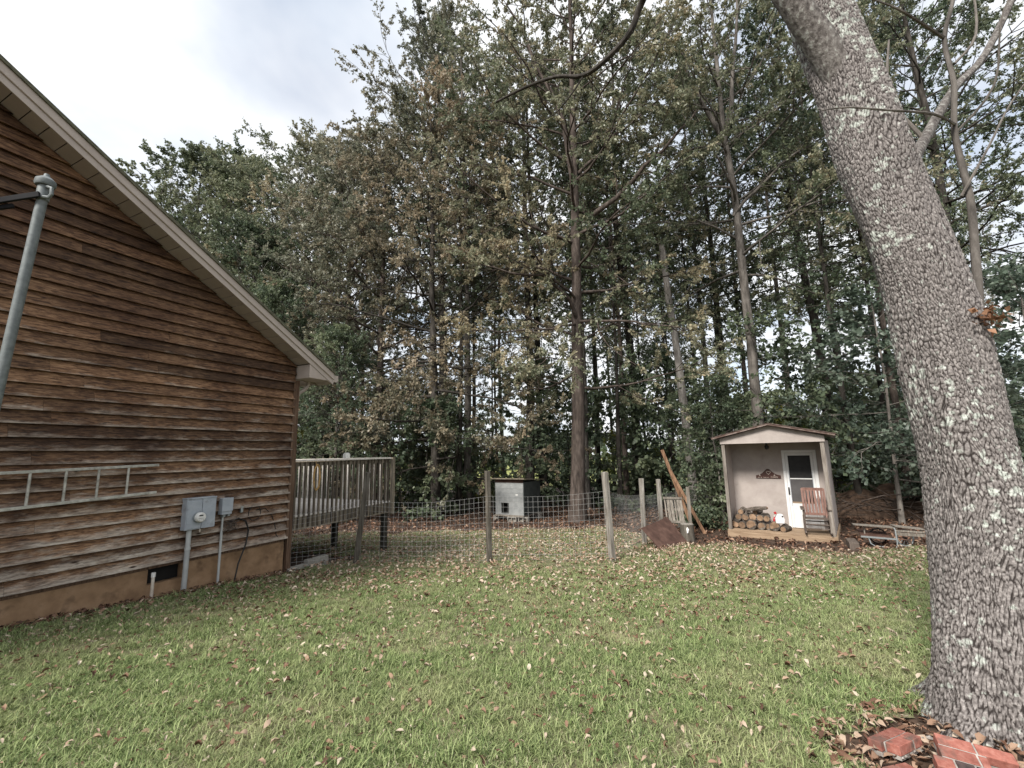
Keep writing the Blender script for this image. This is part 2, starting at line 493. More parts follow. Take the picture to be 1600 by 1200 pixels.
MT['sill'] = mk('tan_sill_wood', [(0.3, (0.20, 0.135, 0.085)), (0.7, (0.38, 0.28, 0.19))], scale=(0.8, 8, 8), freq=3, rough=0.85)
MT['white'] = mk('white_door_paint', [(0.3, (0.66, 0.66, 0.65)), (0.7, (0.78, 0.78, 0.77))], freq=3, rough=0.45, bump=0.03, vary=0.03, dirt=((0.5, 0.46, 0.4), 4.0, 0.64, 0.85))
MT['screen'] = mk('grey_screen', [(0.3, (0.055, 0.052, 0.052)), (0.7, (0.085, 0.08, 0.08))], freq=4, rough=0.6, bump=0)
MT['rust'] = mk('rusty_roof_metal', [(0.3, (0.07, 0.04, 0.032)), (0.5, (0.13, 0.085, 0.07)), (0.7, (0.28, 0.23, 0.205))], freq=5, rough=0.75, bump=0.15)
MT['ply'] = mk('stained_plywood', [(0.3, (0.045, 0.024, 0.018)), (0.5, (0.085, 0.047, 0.036)), (0.72, (0.145, 0.085, 0.065))], freq=4, rough=0.75, bump=0.2)
MT['lumber'] = mk('orange_lumber', [(0.3, (0.085, 0.045, 0.025)), (0.5, (0.17, 0.095, 0.055)), (0.72, (0.29, 0.18, 0.11))], scale=(7, 7, 0.6), freq=3, rough=0.8)
MT['pallet'] = mk('grey_pallet_wood', [(0.3, (0.10, 0.085, 0.07)), (0.5, (0.18, 0.16, 0.135)), (0.72, (0.30, 0.27, 0.235))], scale=(8, 8, 0.7), freq=3, rough=0.9)
MT['redwood'] = mk('red_chair_paint', [(0.3, (0.13, 0.065, 0.05)), (0.7, (0.26, 0.15, 0.12))], scale=(7, 7, 0.8), freq=3, rough=0.65)
MT['chairgrey'] = mk('worn_chair_wood', [(0.3, (0.055, 0.042, 0.034)), (0.7, (0.15, 0.12, 0.10))], scale=(7, 7, 0.8), freq=3, rough=0.75)
MT['logbark'] = mk('log_bark', [(0.3, (0.03, 0.025, 0.02)), (0.5, (0.085, 0.07, 0.057)), (0.72, (0.20, 0.175, 0.15))], freq=14, rough=0.95, bump=0.8, bdist=0.02, vary=0.3)
MT['logend'] = mk('log_cut_end', [(0.3, (0.11, 0.07, 0.042)), (0.7, (0.30, 0.20, 0.13))], freq=10, rough=0.9, bump=0.3, vary=0.3)
MT['jug'] = mk('white_jug', [(0.3, (0.70, 0.71, 0.72)), (0.7, (0.80, 0.80, 0.80))], rough=0.35, bump=0)
MT['red'] = mk('red_plastic', [(0.3, (0.33, 0.025, 0.03)), (0.7, (0.45, 0.05, 0.05))], rough=0.4, bump=0)
MT['plaque'] = mk('brown_plaque', [(0.3, (0.045, 0.02, 0.016)), (0.7, (0.085, 0.04, 0.032))], freq=8, rough=0.6, bump=0.1)
MT['cream'] = mk('cream_lettering', [(0.3, (0.42, 0.36, 0.31)), (0.7, (0.52, 0.46, 0.40))], rough=0.7, bump=0)
MT['brick'] = mk('red_brick', [(0.3, (0.20, 0.07, 0.052)), (0.5, (0.28, 0.105, 0.08)), (0.72, (0.36, 0.17, 0.135))], freq=22, rough=0.9, bump=0.4, bdist=0.005, vary=0.2, dirt=((0.12, 0.085, 0.07), 9.0, 0.52, 0.72))
MT['brickdark'] = mk('sooty_brick', [(0.35, (0.025, 0.022, 0.022)), (0.55, (0.09, 0.06, 0.055)), (0.75, (0.30, 0.13, 0.10))], freq=6, rough=0.9, bump=0.25, bdist=0.004)
MT['mortar'] = mk('pale_mortar', [(0.3, (0.14, 0.125, 0.11)), (0.52, (0.30, 0.275, 0.25)), (0.75, (0.50, 0.47, 0.43))], freq=14, rough=0.95, bump=0.6, bdist=0.01)
MT['dogpaint'] = mk('pale_hutch_paint', [(0.3, (0.22, 0.23, 0.23)), (0.7, (0.32, 0.33, 0.325))], freq=5, rough=0.7, bump=0.05)
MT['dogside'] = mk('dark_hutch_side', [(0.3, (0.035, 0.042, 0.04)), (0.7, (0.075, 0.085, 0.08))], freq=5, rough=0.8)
MT['rope'] = mk('yellow_rope', [(0.3, (0.28, 0.16, 0.05)), (0.7, (0.50, 0.33, 0.14))], freq=30, rough=0.8, bump=0.3)
MT['deadleaf'] = leaf_mat('dead_leaf_bunch', [(0.1, (0.15, 0.07, 0.035)), (0.9, (0.36, 0.20, 0.12))], trans=0.2)
MT['bark_grey'] = bark_mat('grey_tree_bark', (0.055, 0.05, 0.045), (0.125, 0.112, 0.10), (0.23, 0.21, 0.19))
MT['bark_brown'] = bark_mat('brown_tree_bark', (0.032, 0.026, 0.023), (0.085, 0.068, 0.058), (0.16, 0.13, 0.115))
MT['bark_dark'] = bark_mat('dark_tree_bark', (0.018, 0.016, 0.014), (0.05, 0.044, 0.038), (0.10, 0.09, 0.08))
MT['bark_pale'] = bark_mat('pale_tree_bark', (0.11, 0.10, 0.09), (0.20, 0.185, 0.17), (0.32, 0.30, 0.28))
MT['bark_limb'] = mk('lichened_limb_bark', [(0.32, (0.05, 0.043, 0.04)), (0.46, (0.12, 0.108, 0.10)), (0.58, (0.20, 0.185, 0.172)), (0.68, (0.33, 0.34, 0.31))], scale=(1, 1, 0.6), freq=26, detail=9, rough=0.9, spec=0.15, bump=1.0, bdist=0.02, vary=0.1)
MT['bark_big'] = big_bark_mat()
MT['lf_copper'] = leaf_mat('copper_oak_leaves', [(0.0, (0.115, 0.132, 0.085)), (0.4, (0.214, 0.214, 0.147)), (0.7, (0.315, 0.266, 0.181)), (1.0, (0.430, 0.349, 0.242))])
MT['lf_olive'] = leaf_mat('olive_oak_leaves', [(0.0, (0.105, 0.133, 0.080)), (0.5, (0.212, 0.227, 0.147)), (0.8, (0.311, 0.293, 0.199)), (1.0, (0.445, 0.378, 0.254))])
MT['lf_dull'] = leaf_mat('dull_brown_leaves', [(0.0, (0.150, 0.167, 0.119)), (0.5, (0.246, 0.248, 0.180)), (1.0, (0.372, 0.334, 0.244))])
MT['lf_green'] = leaf_mat('green_leaves', [(0.0, (0.074, 0.106, 0.067)), (0.5, (0.139, 0.180, 0.111)), (1.0, (0.243, 0.275, 0.165))])
MT['lf_light'] = leaf_mat('light_green_leaves', [(0.0, (0.098, 0.125, 0.075)), (0.5, (0.161, 0.194, 0.115)), (1.0, (0.249, 0.261, 0.164))])
MT['lf_yellow'] = leaf_mat('yellow_green_leaves', [(0.0, (0.092, 0.134, 0.034)), (0.5, (0.185, 0.210, 0.050)), (1.0, (0.302, 0.269, 0.059))], trans=0.4)
MT['lf_maple'] = leaf_mat('maple_leaves', [(0.0, (0.067, 0.096, 0.071)), (0.5, (0.110, 0.146, 0.108)), (1.0, (0.172, 0.205, 0.157))], spec=0.45, rough=0.42)
MT['grass'] = leaf_mat('lawn_grass', [(0.0, (0.08, 0.126, 0.044)), (0.45, (0.245, 0.315, 0.122)), (0.8, (0.43, 0.48, 0.235)), (1.0, (0.62, 0.56, 0.41))], trans=0.3, rough=0.55, spec=0.25, patch=((0.44, 0.41, 0.24), 1.1, 0.45, 0.72, 0.45))
MT['litter'] = leaf_mat('fallen_leaf_litter', [(0.0, (0.06, 0.034, 0.025)), (0.3, (0.17, 0.09, 0.058)), (0.6, (0.34, 0.225, 0.155)), (1.0, (0.56, 0.48, 0.38))], trans=0.12, rough=0.7, spec=0.2)

# ------------------------------------------------------------------ ground
HZ = rad(90 - 25.13)                                  # house +X runs back along the gable wall
HC = Vector((-4.375, 8.741, 0.02))                    # far wall corner, bottom of the siding
HX = Vector((math.cos(HZ), math.sin(HZ), 0))
HY = Vector((-math.sin(HZ), math.cos(HZ), 0))


def sstep(a, b, x):
    t = np.clip((np.asarray(x, dtype=float) - a) / (b - a), 0, 1)
    return t * t * (3 - 2 * t)


def gz(x, y):
    x = np.asarray(x, dtype=float); y = np.asarray(y, dtype=float)
    z = np.where(y < 12, -0.0735 * y, -0.882 - 0.03 * (y - 12))
    z = np.where(y < -3, 0.2205, z)
    z = np.where(y > 42, -1.782 - 0.004 * (y - 42), z)
    return z + 0.065 * sstep(-3.0, -5.0, x) * sstep(14, 11, y)


def gzf(x, y):
    return float(gz(x, y))


def grid_mesh(name, xs, ys, dz=0.0, mask=None):
    X, Y = np.meshgrid(xs, ys)
    Z = gz(X, Y) + dz
    v = np.stack([X.ravel(), Y.ravel(), Z.ravel()], 1)
    nx = len(xs); ny = len(ys)
    i, j = np.meshgrid(np.arange(nx - 1), np.arange(ny - 1))
    a = (j * nx + i).ravel()
    f = np.stack([a, a + 1, a + nx + 1, a + nx], 1)
    if mask is not None:
        cx = (X[:-1, :-1] + X[1:, 1:]).ravel() / 2; cy = (Y[:-1, :-1] + Y[1:, 1:]).ravel() / 2
        f = f[mask(cx, cy)]
        used = np.unique(f)
        remap = np.zeros(len(v), dtype=np.int64); remap[used] = np.arange(len(used))
        v = v[used]; f = remap[f]
    return np_mesh(name, v, f)


def house_local(x, y):
    dx_ = np.asarray(x) - HC.x; dy_ = np.asarray(y) - HC.y
    return dx_ * HX.x + dy_ * HX.y, dx_ * HY.x + dy_ * HY.y


def lawn_mask(x, y):
    x = np.asarray(x); y = np.asarray(y)
    s, hy = house_local(x, y)
    wob = 0.25 * np.sin(x * 2.3 + 1.0) + 0.18 * np.sin(x * 5.1) + 0.1 * np.sin(x * 11.0 + y)
    yb = 15.0 - 3.4 * sstep(2.8, 4.6, x) - 1.6 * sstep(4.8, 6.4, x) + wob
    ok = y < yb
    ok &= ~((hy > -0.28 + 0.06 * np.sin(s * 9)) & (s < 0.1))                # house and the strip along it
    ok &= ~((hy > -0.05) & (s < 3.2) & (s > -0.1) & (hy < 2.8) & (s < 1.9 + 0.2 * np.sin(hy * 7)))
    e = ((x - 2.95) / (1.25 + 0.1 * np.sin(y * 9))) ** 2 + ((y - 2.55) / 0.72) ** 2
    ok &= e > 1
    return ok


MT['soil'] = mk('leafy_soil', [(0.3, (0.022, 0.014, 0.010)), (0.5, (0.055, 0.035, 0.024)), (0.7, (0.11, 0.07, 0.048))], freq=7, detail=9, rough=0.95, bump=0.5, bdist=0.03, vary=0)
MT['thatch'] = mk('lawn_thatch', [(0.3, (0.08, 0.085, 0.042)), (0.5, (0.16, 0.155, 0.085)), (0.75, (0.30, 0.24, 0.16))], freq=5, detail=10, rough=0.95, bump=0.6, bdist=0.03, vary=0)
MT['field'] = mk('meadow_grass', [(0.3, (0.22, 0.25, 0.07)), (0.7, (0.36, 0.36, 0.14))], freq=0.6, detail=9, rough=0.95, bump=0.4, bdist=0.05, vary=0)

xs = np.concatenate([np.array([-700, -300, -120, -70, -45]), np.arange(-32, 32.1, 0.5), np.array([45, 70, 120, 300, 700])])
ys = np.concatenate([np.array([-300, -100, -40, -20, -10, -6]), np.arange(-3, 42.1, 0.5), np.array([50, 65, 90, 140, 300, 900])])
g_o = link_mesh('ground', grid_mesh('ground', xs, ys), MT['soil'])
tag(g_o, 'brown leaf covered soil under the trees', 'ground', kind='structure')
lawn = link_mesh('lawn', grid_mesh('lawn', np.arange(-9, 15.01, 0.15), np.arange(-2.4, 15.61, 0.15), 0.012, lawn_mask), MT['thatch'])
tag(lawn, 'mown green lawn sloping down to the fence', 'lawn', kind='structure')
fld = link_mesh('meadow', grid_mesh('meadow', np.linspace(-150, 150, 31), np.concatenate([np.arange(42.5, 60, 3), np.array([65, 90, 140, 240])]), 0.05), MT['field'])
tag(fld, 'sunny meadow seen between the far trunks', 'meadow', kind='structure')

# ------------------------------------------------------------------ grass (uncountable: one object, geometry nodes)
rng = np.random.default_rng(7)


def blade_clump(name, nb, rad_, hmin, hmax, wid, seed):
    r = np.random.default_rng(seed)
    a = r.uniform(0, 2 * np.pi, nb); d = rad_ * np.sqrt(r.uniform(0, 1, nb))
    bx = np.cos(a) * d; by = np.sin(a) * d
    h = r.uniform(hmin, hmax, nb)
    ang = r.uniform(0, 2 * np.pi, nb); lean = r.uniform(0.4, 2.2, nb) * h
    ww = wid * r.uniform(0.7, 1.3, nb)
    sx = -np.sin(ang) * ww / 2; sy = np.cos(ang) * ww / 2
    dxx = np.cos(ang) * lean; dyy = np.sin(ang) * lean
    z0 = np.full(nb, -0.01)
    P = np.stack([
        np.stack([bx - sx, by - sy, z0], 1), np.stack([bx + sx, by + sy, z0], 1),
        np.stack([bx + dxx * .35 + sx * .8, by + dyy * .35 + sy * .8, h * .6], 1), np.stack([bx + dxx * .35 - sx * .8, by + dyy * .35 - sy * .8, h * .6], 1),
        np.stack([bx + dxx, by + dyy, h * .92], 1)], 1)
    v = P.reshape(-1, 3)
    b = np.arange(nb)[:, None] * 5
    q = b + np.array([[0, 1, 2, 3]]); t = b + np.array([[3, 2, 4]])
    tint = np.repeat(np.where(r.uniform(0, 1, nb) < 0.09, r.uniform(0.88, 1, nb), r.uniform(0, 0.8, nb)), 5)
    me = np_mesh(name, v, [q, t], tint)
    me.materials.append(MT['grass'])
    return bpy.data.objects.new(name, me)


clumps = [blade_clump('grass_tuft', 34, 0.075, 0.01, 0.042, 0.005, 11), blade_clump('grass_tuft', 30, 0.085, 0.01, 0.035, 0.0055, 12), blade_clump('grass_tuft', 36, 0.07, 0.015, 0.058, 0.0045, 13)]


def gn_scatter(obj, sources, smin, smax, seed, tilt=0.15):
    ng = bpy.data.node_groups.new('scatter', 'GeometryNodeTree')
    ng.interface.new_socket('Geometry', in_out='INPUT', socket_type='NodeSocketGeometry')
    ng.interface.new_socket('Geometry', in_out='OUTPUT', socket_type='NodeSocketGeometry')
    gi = ng.nodes.new('NodeGroupInput'); go = ng.nodes.new('NodeGroupOutput')
    jn = ng.nodes.new('GeometryNodeJoinGeometry')
    for s_ in sources:
        oi = ng.nodes.new('GeometryNodeObjectInfo')
        oi.inputs['Object'].default_value = s_
        g2i = ng.nodes.new('GeometryNodeGeometryToInstance')
        ng.links.new(oi.outputs['Geometry'], g2i.inputs[0])
        ng.links.new(g2i.outputs[0], jn.inputs[0])
    ip = ng.nodes.new('GeometryNodeInstanceOnPoints')
    ip.inputs['Pick Instance'].default_value = True
    ng.links.new(gi.outputs[0], ip.inputs['Points'])
    ng.links.new(jn.outputs[0], ip.inputs['Instance'])
    r1 = ng.nodes.new('FunctionNodeRandomValue'); r1.data_type = 'FLOAT_VECTOR'
    r1.inputs[0].default_value = (-tilt, -tilt, 0); r1.inputs[1].default_value = (tilt, tilt, 6.283)
    r1.inputs['Seed'].default_value = seed
    ng.links.new(r1.outputs[0], ip.inputs['Rotation'])
    r2 = ng.nodes.new('FunctionNodeRandomValue'); r2.data_type = 'FLOAT'
    r2.inputs[2].default_value = smin; r2.inputs[3].default_value = smax
    r2.inputs['Seed'].default_value = seed + 5
    ng.links.new(r2.outputs[1], ip.inputs['Scale'])
    ng.links.new(ip.outputs[0], go.inputs[0])
    md = obj.modifiers.new('scatter', 'NODES')
    md.node_group = ng


def scatter_points(n, y0, y1, xm=1.35, pad=1.0):
    y = np.sqrt(rng.uniform(y0 ** 2, y1 ** 2, n))
    x = rng.uniform(-1, 1, n) * (xm * y + pad)
    return x, y


gp_ = []
for n_, y0, y1 in ((15000, 1.2, 4.5), (19000, 4.5, 8.5), (18000, 8.5, 15.6)):
    x, y = scatter_points(n_, y0, y1)
    k = lawn_mask(x, y)
    x = x[k]; y = y[k]
    gp_.append(np.stack([x, y, gz(x, y) + 0.01], 1))
gp_ = np.concatenate(gp_)
thin = 0.5 + 0.5 * np.sin(gp_[:, 0] * 1.9 + 1.3 * np.sin(gp_[:, 1] * 1.1)) * np.sin(gp_[:, 1] * 1.7 + gp_[:, 0] * 0.6)
gp_ = gp_[rng.uniform(0, 1, len(gp_)) < 0.62 + 0.5 * thin]
grass = link_mesh('lawn_grass', np_mesh('lawn_grass', gp_, []), MT['grass'])
tag(grass, 'short green grass blades growing over the lawn', 'grass', kind='stuff')
gn_scatter(grass, clumps, 0.6, 1.35, 3)


# ------------------------------------------------------------------ fallen leaves
def strip_leaves(P, length, width, tint, r, tiltmax=0.5):
    """six-point curled leaves lying at P"""
    n = len(P)
    yaw = r.uniform(0, 2 * np.pi, n)
    tp = r.uniform(-tiltmax, tiltmax, n); tr_ = r.uniform(-tiltmax, tiltmax, n)
    curl = r.uniform(-0.4, 1.6, n) * width; arch = r.uniform(-0.15, 0.4, n) * length
    ax = np.stack([np.cos(yaw) * np.cos(tp), np.sin(yaw) * np.cos(tp), np.sin(tp)], 1)
    sd = np.stack([-np.sin(yaw) * np.cos(tr_), np.cos(yaw) * np.cos(tr_), np.sin(tr_)], 1)
    up = np.cross(ax, sd)
    def pt(t, s_, zc):
        return P + ax * (length * (t - 0.5))[:, None] + sd * (width * s_)[:, None] + up * zc[:, None]
    o = np.ones(n)
    z = np.zeros(n)
    V = np.stack([pt(0 * o, 0 * o, z), pt(.33 * o, -.9 * o, curl * .8 + arch * .7), pt(.33 * o, 1.0 * o, curl + arch * .7),
                  pt(.7 * o, -.8 * o, curl + arch * .8), pt(.7 * o, .75 * o, curl * .8 + arch * .8), pt(1 * o, 0 * o, arch * .1), pt(.5 * o, 0 * o, arch)], 1)
    b = np.arange(n)[:, None] * 7
    tris = np.array([[0, 2, 6], [0, 6, 1], [1, 6, 3], [6, 2, 4], [6, 4, 5], [6, 5, 3]])
    F = (b[:, :, None] + tris[None]).reshape(-1, 3)
    return V.reshape(-1, 3), F, np.repeat(tint, 7)


LV, LF, LT = [], [], []
nb_ = 0
def add_litter(x, y, lift, lmin, lmax, tmin, tmax, tilt=0.5):
    global nb_
    n = len(x)
    if not n: return
    P = np.stack([x, y, gz(x, y) + lift], 1)
    ln = rng.uniform(lmin, lmax, n)
    v, f, t = strip_leaves(P, ln, ln * rng.uniform(0.12, 0.30, n), rng.uniform(tmin, tmax, n), rng, tilt)
    LV.append(v); LF.append(f + nb_); LT.append(t); nb_ += len(v)


x, y = scatter_points(19000, 1.5, 8.5); k = lawn_mask(x, y); k &= rng.uniform(0, 1, len(x)) < 0.6 + 0.4 * sstep(3.0, 7.5, y)
drift = np.sin(x * 1.7 + 2.0 * np.sin(y * 0.9)) * np.sin(y * 2.1 + x * 0.8)          # leaves gather in loose drifts
k &= rng.uniform(0, 1, len(x)) < 0.72 + 0.55 * drift
x = x[k]; y = y[k]
add_litter(x, y, rng.uniform(0.02, 0.06, len(x)), 0.02 + 0.0012 * y, 0.055 + 0.004 * y, 0.05, 1.0)
x, y = scatter_points(30000, 7.0, 15.6, 1.2); k = lawn_mask(x, y)
k &= rng.uniform(0, 1, len(x)) < 0.35 + 0.65 * sstep(7.0, 10.0, y) 
add_litter(x[k], y[k], rng.uniform(0.035, 0.075, int(k.sum())) + 0.01, 0.045, 0.105, 0.4, 1.0)
x, y = scatter_points(30000, 10.0, 26.0, 1.2); k = ~lawn_mask(x, y); s_, h_ = house_local(x, y); k &= ~((h_ > -0.02) & (s_ < 0.1))
add_litter(x[k], y[k], 0.02, 0.08, 0.15, 0.0, 0.62, 0.7)
# foot of the wall
s_ = rng.uniform(-9, 0.2, 900); h_ = -rng.uniform(0.02, 0.34, 900)
add_litter(HC.x + HX.x * s_ + HY.x * h_, HC.y + HX.y * s_ + HY.y * h_, 0.03, 0.04, 0.09, 0.0, 0.45, 0.9)
# round the big trunk and the brick pieces
a_ = rng.uniform(0, 6.283, 2600); q_ = np.sqrt(rng.uniform(0.0, 1.35, 2600))
x = 2.95 + 1.2 * q_ * np.cos(a_); y = 2.55 + 0.72 * q_ * np.sin(a_)
add_litter(x, y, rng.uniform(0.005, 0.045, len(x)), 0.025, 0.08, 0.1, 0.9, 0.8)
lit = link_mesh('leaf_litter', np_mesh('leaf_litter', np.concatenate(LV), np.concatenate(LF), np.concatenate(LT)), MT['litter'])
tag(lit, 'dry fallen leaves strewn over the grass and the wood floor', 'fallen leaves', kind='stuff')


# the largest fallen leaves, one by one
def oak_leaf_mesh(name, seed, tint):
    r = np.random.default_rng(seed)
    n = 9
    t = np.linspace(0, 1, n)
    wd = np.sin(np.pi * (0.12 + 0.83 * t)) * 0.19 * (1 + 0.42 * np.where(np.arange(n) % 2 == 0, 1, -1)) * r.uniform(.8, 1.2, n)
    wd[0] = 0.012; wd[-1] = 0.02
    cu = r.uniform(0.3, 1.5); ar = r.uniform(-0.12, 0.22); tw = r.uniform(-.5, .5)
    v = []
    for i in range(n):
        zc = ar * math.sin(math.pi * t[i]) + 0.02 * r.normal()
        for s__ in (-1, 0, 1):
            lift = 0 if s__ == 0 else cu * wd[i] * r.uniform(.7, 1.3)
            yy = s__ * wd[i] * (1 - 0.35 * min(cu, 1.3))
            v.append((t[i] - 0.5, yy * math.cos(tw * t[i]) , zc + lift + yy * math.sin(tw * t[i])))
    f = []
    for i in range(n - 1):
        for q in (0, 1):
            a = i * 3 + q
            f.append((a, a + 1, a + 4, a + 3))
    me = np_mesh(name, np.array(v), np.array(f), np.full(len(v), tint) + r.uniform(-.06, .06, len(v)))
    me.materials.append(MT['litter'])
    me.polygons.foreach_set('use_smooth', np.ones(len(me.polygons), dtype=bool))
    return me


LEAFK = [('dark brown dry oak leaf lying on the lawn', 0.10), ('russet brown oak leaf curled on the lawn', 0.33), ('tan dry leaf curled on the lawn', 0.62), ('pale straw coloured leaf lying on the lawn', 0.95)]
leaf_me = [[oak_leaf_mesh('fallen_leaf', 100 + 10 * c + q, LEAFK[c][1]) for q in range(7)] for c in range(4)]
cnt = 0
while cnt < 290:
    y = float(np.sqrt(rng.uniform(2.0 ** 2, 6.2 ** 2))); x = float(rng.uniform(-1, 1) * (1.22 * y + 0.1))
    if cnt > 225:
        a = rng.uniform(1.9, 4.6); q = math.sqrt(rng.uniform(0.1, 1.0)); x = 2.95 + 1.2 * q * math.cos(a); y = 2.55 + 0.7 * q * math.sin(a)
    elif not bool(lawn_mask(x, y)):
        continue
    c = int(rng.choice(4, p=[0.26, 0.38, 0.27, 0.09]))
    o = bpy.data.objects.new('fallen_leaf', leaf_me[c][int(rng.integers(7))])
    COL.objects.link(o)
    s__ = float(rng.choice([rng.uniform(0.03, 0.05), rng.uniform(0.045, 0.085)]))
    o.location = (x, y, gzf(x, y) + 0.04 + 0.02 * float(rng.uniform()))
    o.scale = (s__, s__ * float(rng.uniform(.7, 1.1)), s__)
    o.rotation_euler = (float(rng.uniform(-.6, .6)) + (math.pi if rng.uniform() < .35 else 0), float(rng.uniform(-.4, .4)), float(rng.uniform(0, 6.28)))
    tag(o, LEAFK[c][0], 'leaf', 'fallen leaves on the lawn')
    cnt += 1

# ------------------------------------------------------------------ house (local: X back along the gable wall, -Y out of the wall, Z up)
house = empty('house', HC, HZ, label='brown timber clad house end with a sloping eave and ochre foundation', cat='house')
PITCH = 0.577
SR = -6.2                                               # ridge
def wall_lim(z):
    """right end of the gable wall at height z"""
    return min(0.0, -(z - 3.35) / PITCH)

def siding_board(z0, z1, k, r):
    """courses overlap; joints random"""
    res = []
    right0, right1 = wall_lim(z0), wall_lim(z1)
    left0, left1 = 2 * SR - right0, 2 * SR - right1
    if right1 - left1 < 0.3: return
    cuts = []
    x_ = right1 - r.uniform(1.2, 4.4)
    while x_ > left1 + 0.8:
        cuts.append(x_); x_ -= r.uniform(2.4, 4.4)
    edges = [(right0, right1)] + [(c, c) for c in cuts] + [(left0, left1)]
    yb, yt, th_ = -0.070, -0.012, 0.026
    for (r0, r1), (l0, l1) in zip(edges[:-1], edges[1:]):
        g_ = 0.0012
        j = r.uniform(-0.0015, 0.0015)
        v = [(l0 + g_, yb + j, z0), (r0 - g_, yb + j, z0), (r1 - g_, yt + j, z1), (l1 + g_, yt + j, z1),
             (l0 + g_, yb + th_ + j, z0), (r0 - g_, yb + th_ + j, z0), (r1 - g_, yt + 0.008 + j, z1), (l1 + g_, yt + 0.008 + j, z1)]
        f = [(0, 1, 2, 3), (5, 4, 7, 6), (4, 5, 1, 0), (3, 2, 6, 7), (1, 5, 6, 2), (4, 0, 3, 7)]
        me = bpy.data.meshes.new('siding_board')
        me.from_pydata(v, [], f)
        uvl = me.uv_layers.new(name='uv')
        vv = [0, 0, 1, 1, 0, 0, 1, 1]
        for lp in me.loops:
            uvl.data[lp.index].uv = (v[lp.vertex_index][0], vv[lp.vertex_index])
        link_mesh('siding_board', me, MT['siding'], house)


r_ = np.random.default_rng(21)
EXP = 0.1655
for k in range(40):
    siding_board(k * EXP, k * EXP + EXP + 0.022, k, r_)
m = MB()                                                # wall core behind the boards
m.prism([(-0.03, -0.05), (-0.03, 3.30), (SR, 3.30 - SR * PITCH), (2 * SR + 0.03, 3.30), (2 * SR + 0.03, -0.05)], lambda p, t: (p[0], t, p[1]), 0.0, 9.0)
m.build('wall_core', MT['corner'], house)
m = MB()
m.box(-12.3, -2.24, 0.0, 0.2, -1.4, -0.055); m.box(-1.78, -0.03, 0.0, 0.2, -1.4, -0.055)
m.box(-2.24, -1.78, 0.0, 0.2, -1.4, -0.27)
m.box(-0.23, -0.03, 0.2, 9.0, -1.4, -0.055)
m.build('foundation', MT['foundation'], house)
MB().box(-2.23, -1.79, 0.10, 0.19, -0.268, -0.06).build('foundation_vent', MT['dark'], house)
MB().box(0.0, 0.095, -0.055, 0.03, -0.66, 3.03).build('corner_board', MT['corner'], house, bevel=0.004)
MB().box(-0.035, -0.001, -0.06, -0.042, 0.0, 3.03).build('corner_board', MT['corner'], house)
MB().box(0.0, 0.022, 0.032, 9.0, -0.05, 3.03).build('side_wall', MT['corner'], house)
EV = 0.62                                               # eave
def roof_z(s, base): return base - s * PITCH
m = MB()
for sg in (1, -1):
    fn = (lambda p, t: (p[0], t, p[1])) if sg == 1 else (lambda p, t: (2 * SR - p[0], t, p[1]))
    m.prism([(EV + 0.02, roof_z(EV + .02, 3.60)), (SR, roof_z(SR, 3.60)), (SR, roof_z(SR, 3.635)), (EV + 0.02, roof_z(EV + .02, 3.635))], fn, -0.445, 9.4)
m.build('roof', MT['shingle'], house)
def slope_strip(name, zlo, zhi, y0, y1, mat, s0=EV, s1=SR, **kw):
    return MB().prism([(s0, roof_z(s0, zlo)), (s1, roof_z(s1, zlo)), (s1, roof_z(s1, zhi)), (s0, roof_z(s0, zhi))], lambda p, t: (p[0], t, p[1]), y0, y1).build(name, mat, house, **kw)
slope_strip('rake_board', 3.355, 3.596, -0.405, -0.385, MT['trim'])
slope_strip('rake_moulding', 3.455, 3.597, -0.430, -0.407, MT['trim'], bevel=0.008)
slope_strip('drip_edge', 3.575, 3.598, -0.455, -0.432, MT['shingle'])
# sloping soffit, panel by panel
ds = 0.175
s1 = 0.02
while s1 > -5.2:
    s0 = s1 - ds + 0.011
    MB().prism([(s1, roof_z(s1, 3.36)), (s0, roof_z(s0, 3.36)), (s0, roof_z(s0, 3.372)), (s1, roof_z(s1, 3.372))], lambda p, t: (p[0], t, p[1]), -0.384, -0.016).build('soffit_panel', MT['soffit'], house)
    s1 -= ds
slope_strip('soffit_backing', 3.374, 3.384, -0.384, -0.016, MT['dark'], s0=0.0)
# boxed cornice return
MB().prism([(0.03, 3.065), (EV - 0.02, 3.065), (EV - 0.02, roof_z(EV - .02, 3.352)), (0.03, roof_z(0.03, 3.352))], lambda p, t: (p[0], t, p[1]), -0.395, -0.002).build('cornice_return', MT['trim'], house, bevel=0.004)
MB().box(0.03, EV - 0.02, 0.0, 9.0, 3.066, 3.09).build('eave_soffit', MT['soffit'], house)
g_m = MB().prism([(EV, 3.06), (EV + 0.10, 3.06), (EV + 0.13, 3.10), (EV + 0.13, 3.20), (EV, 3.20)], lambda p, t: (p[0], t, p[1]), -0.40, 9.2)
g_m.build('gutter', MT['trim'], house)
MB().tube([(0.36, 0.02, 3.08), (0.36, 0.02, 2.98), (0.30, 0.03, 2.90), (0.16, 0.05, 2.80), (0.13, 0.06, 2.70), (0.13, 0.06, -0.4)], 0.04, 8).build('downspout', MT['trim'], house, smooth=True)


def hl(s, y_, z):
    """house-local point to world"""
    return HC + HX * s + HY * y_ + Vector((0, 0, z))


def on_house(name, s, y_, z, **kw):
    return empty(name, hl(s, y_, z), HZ, **kw)


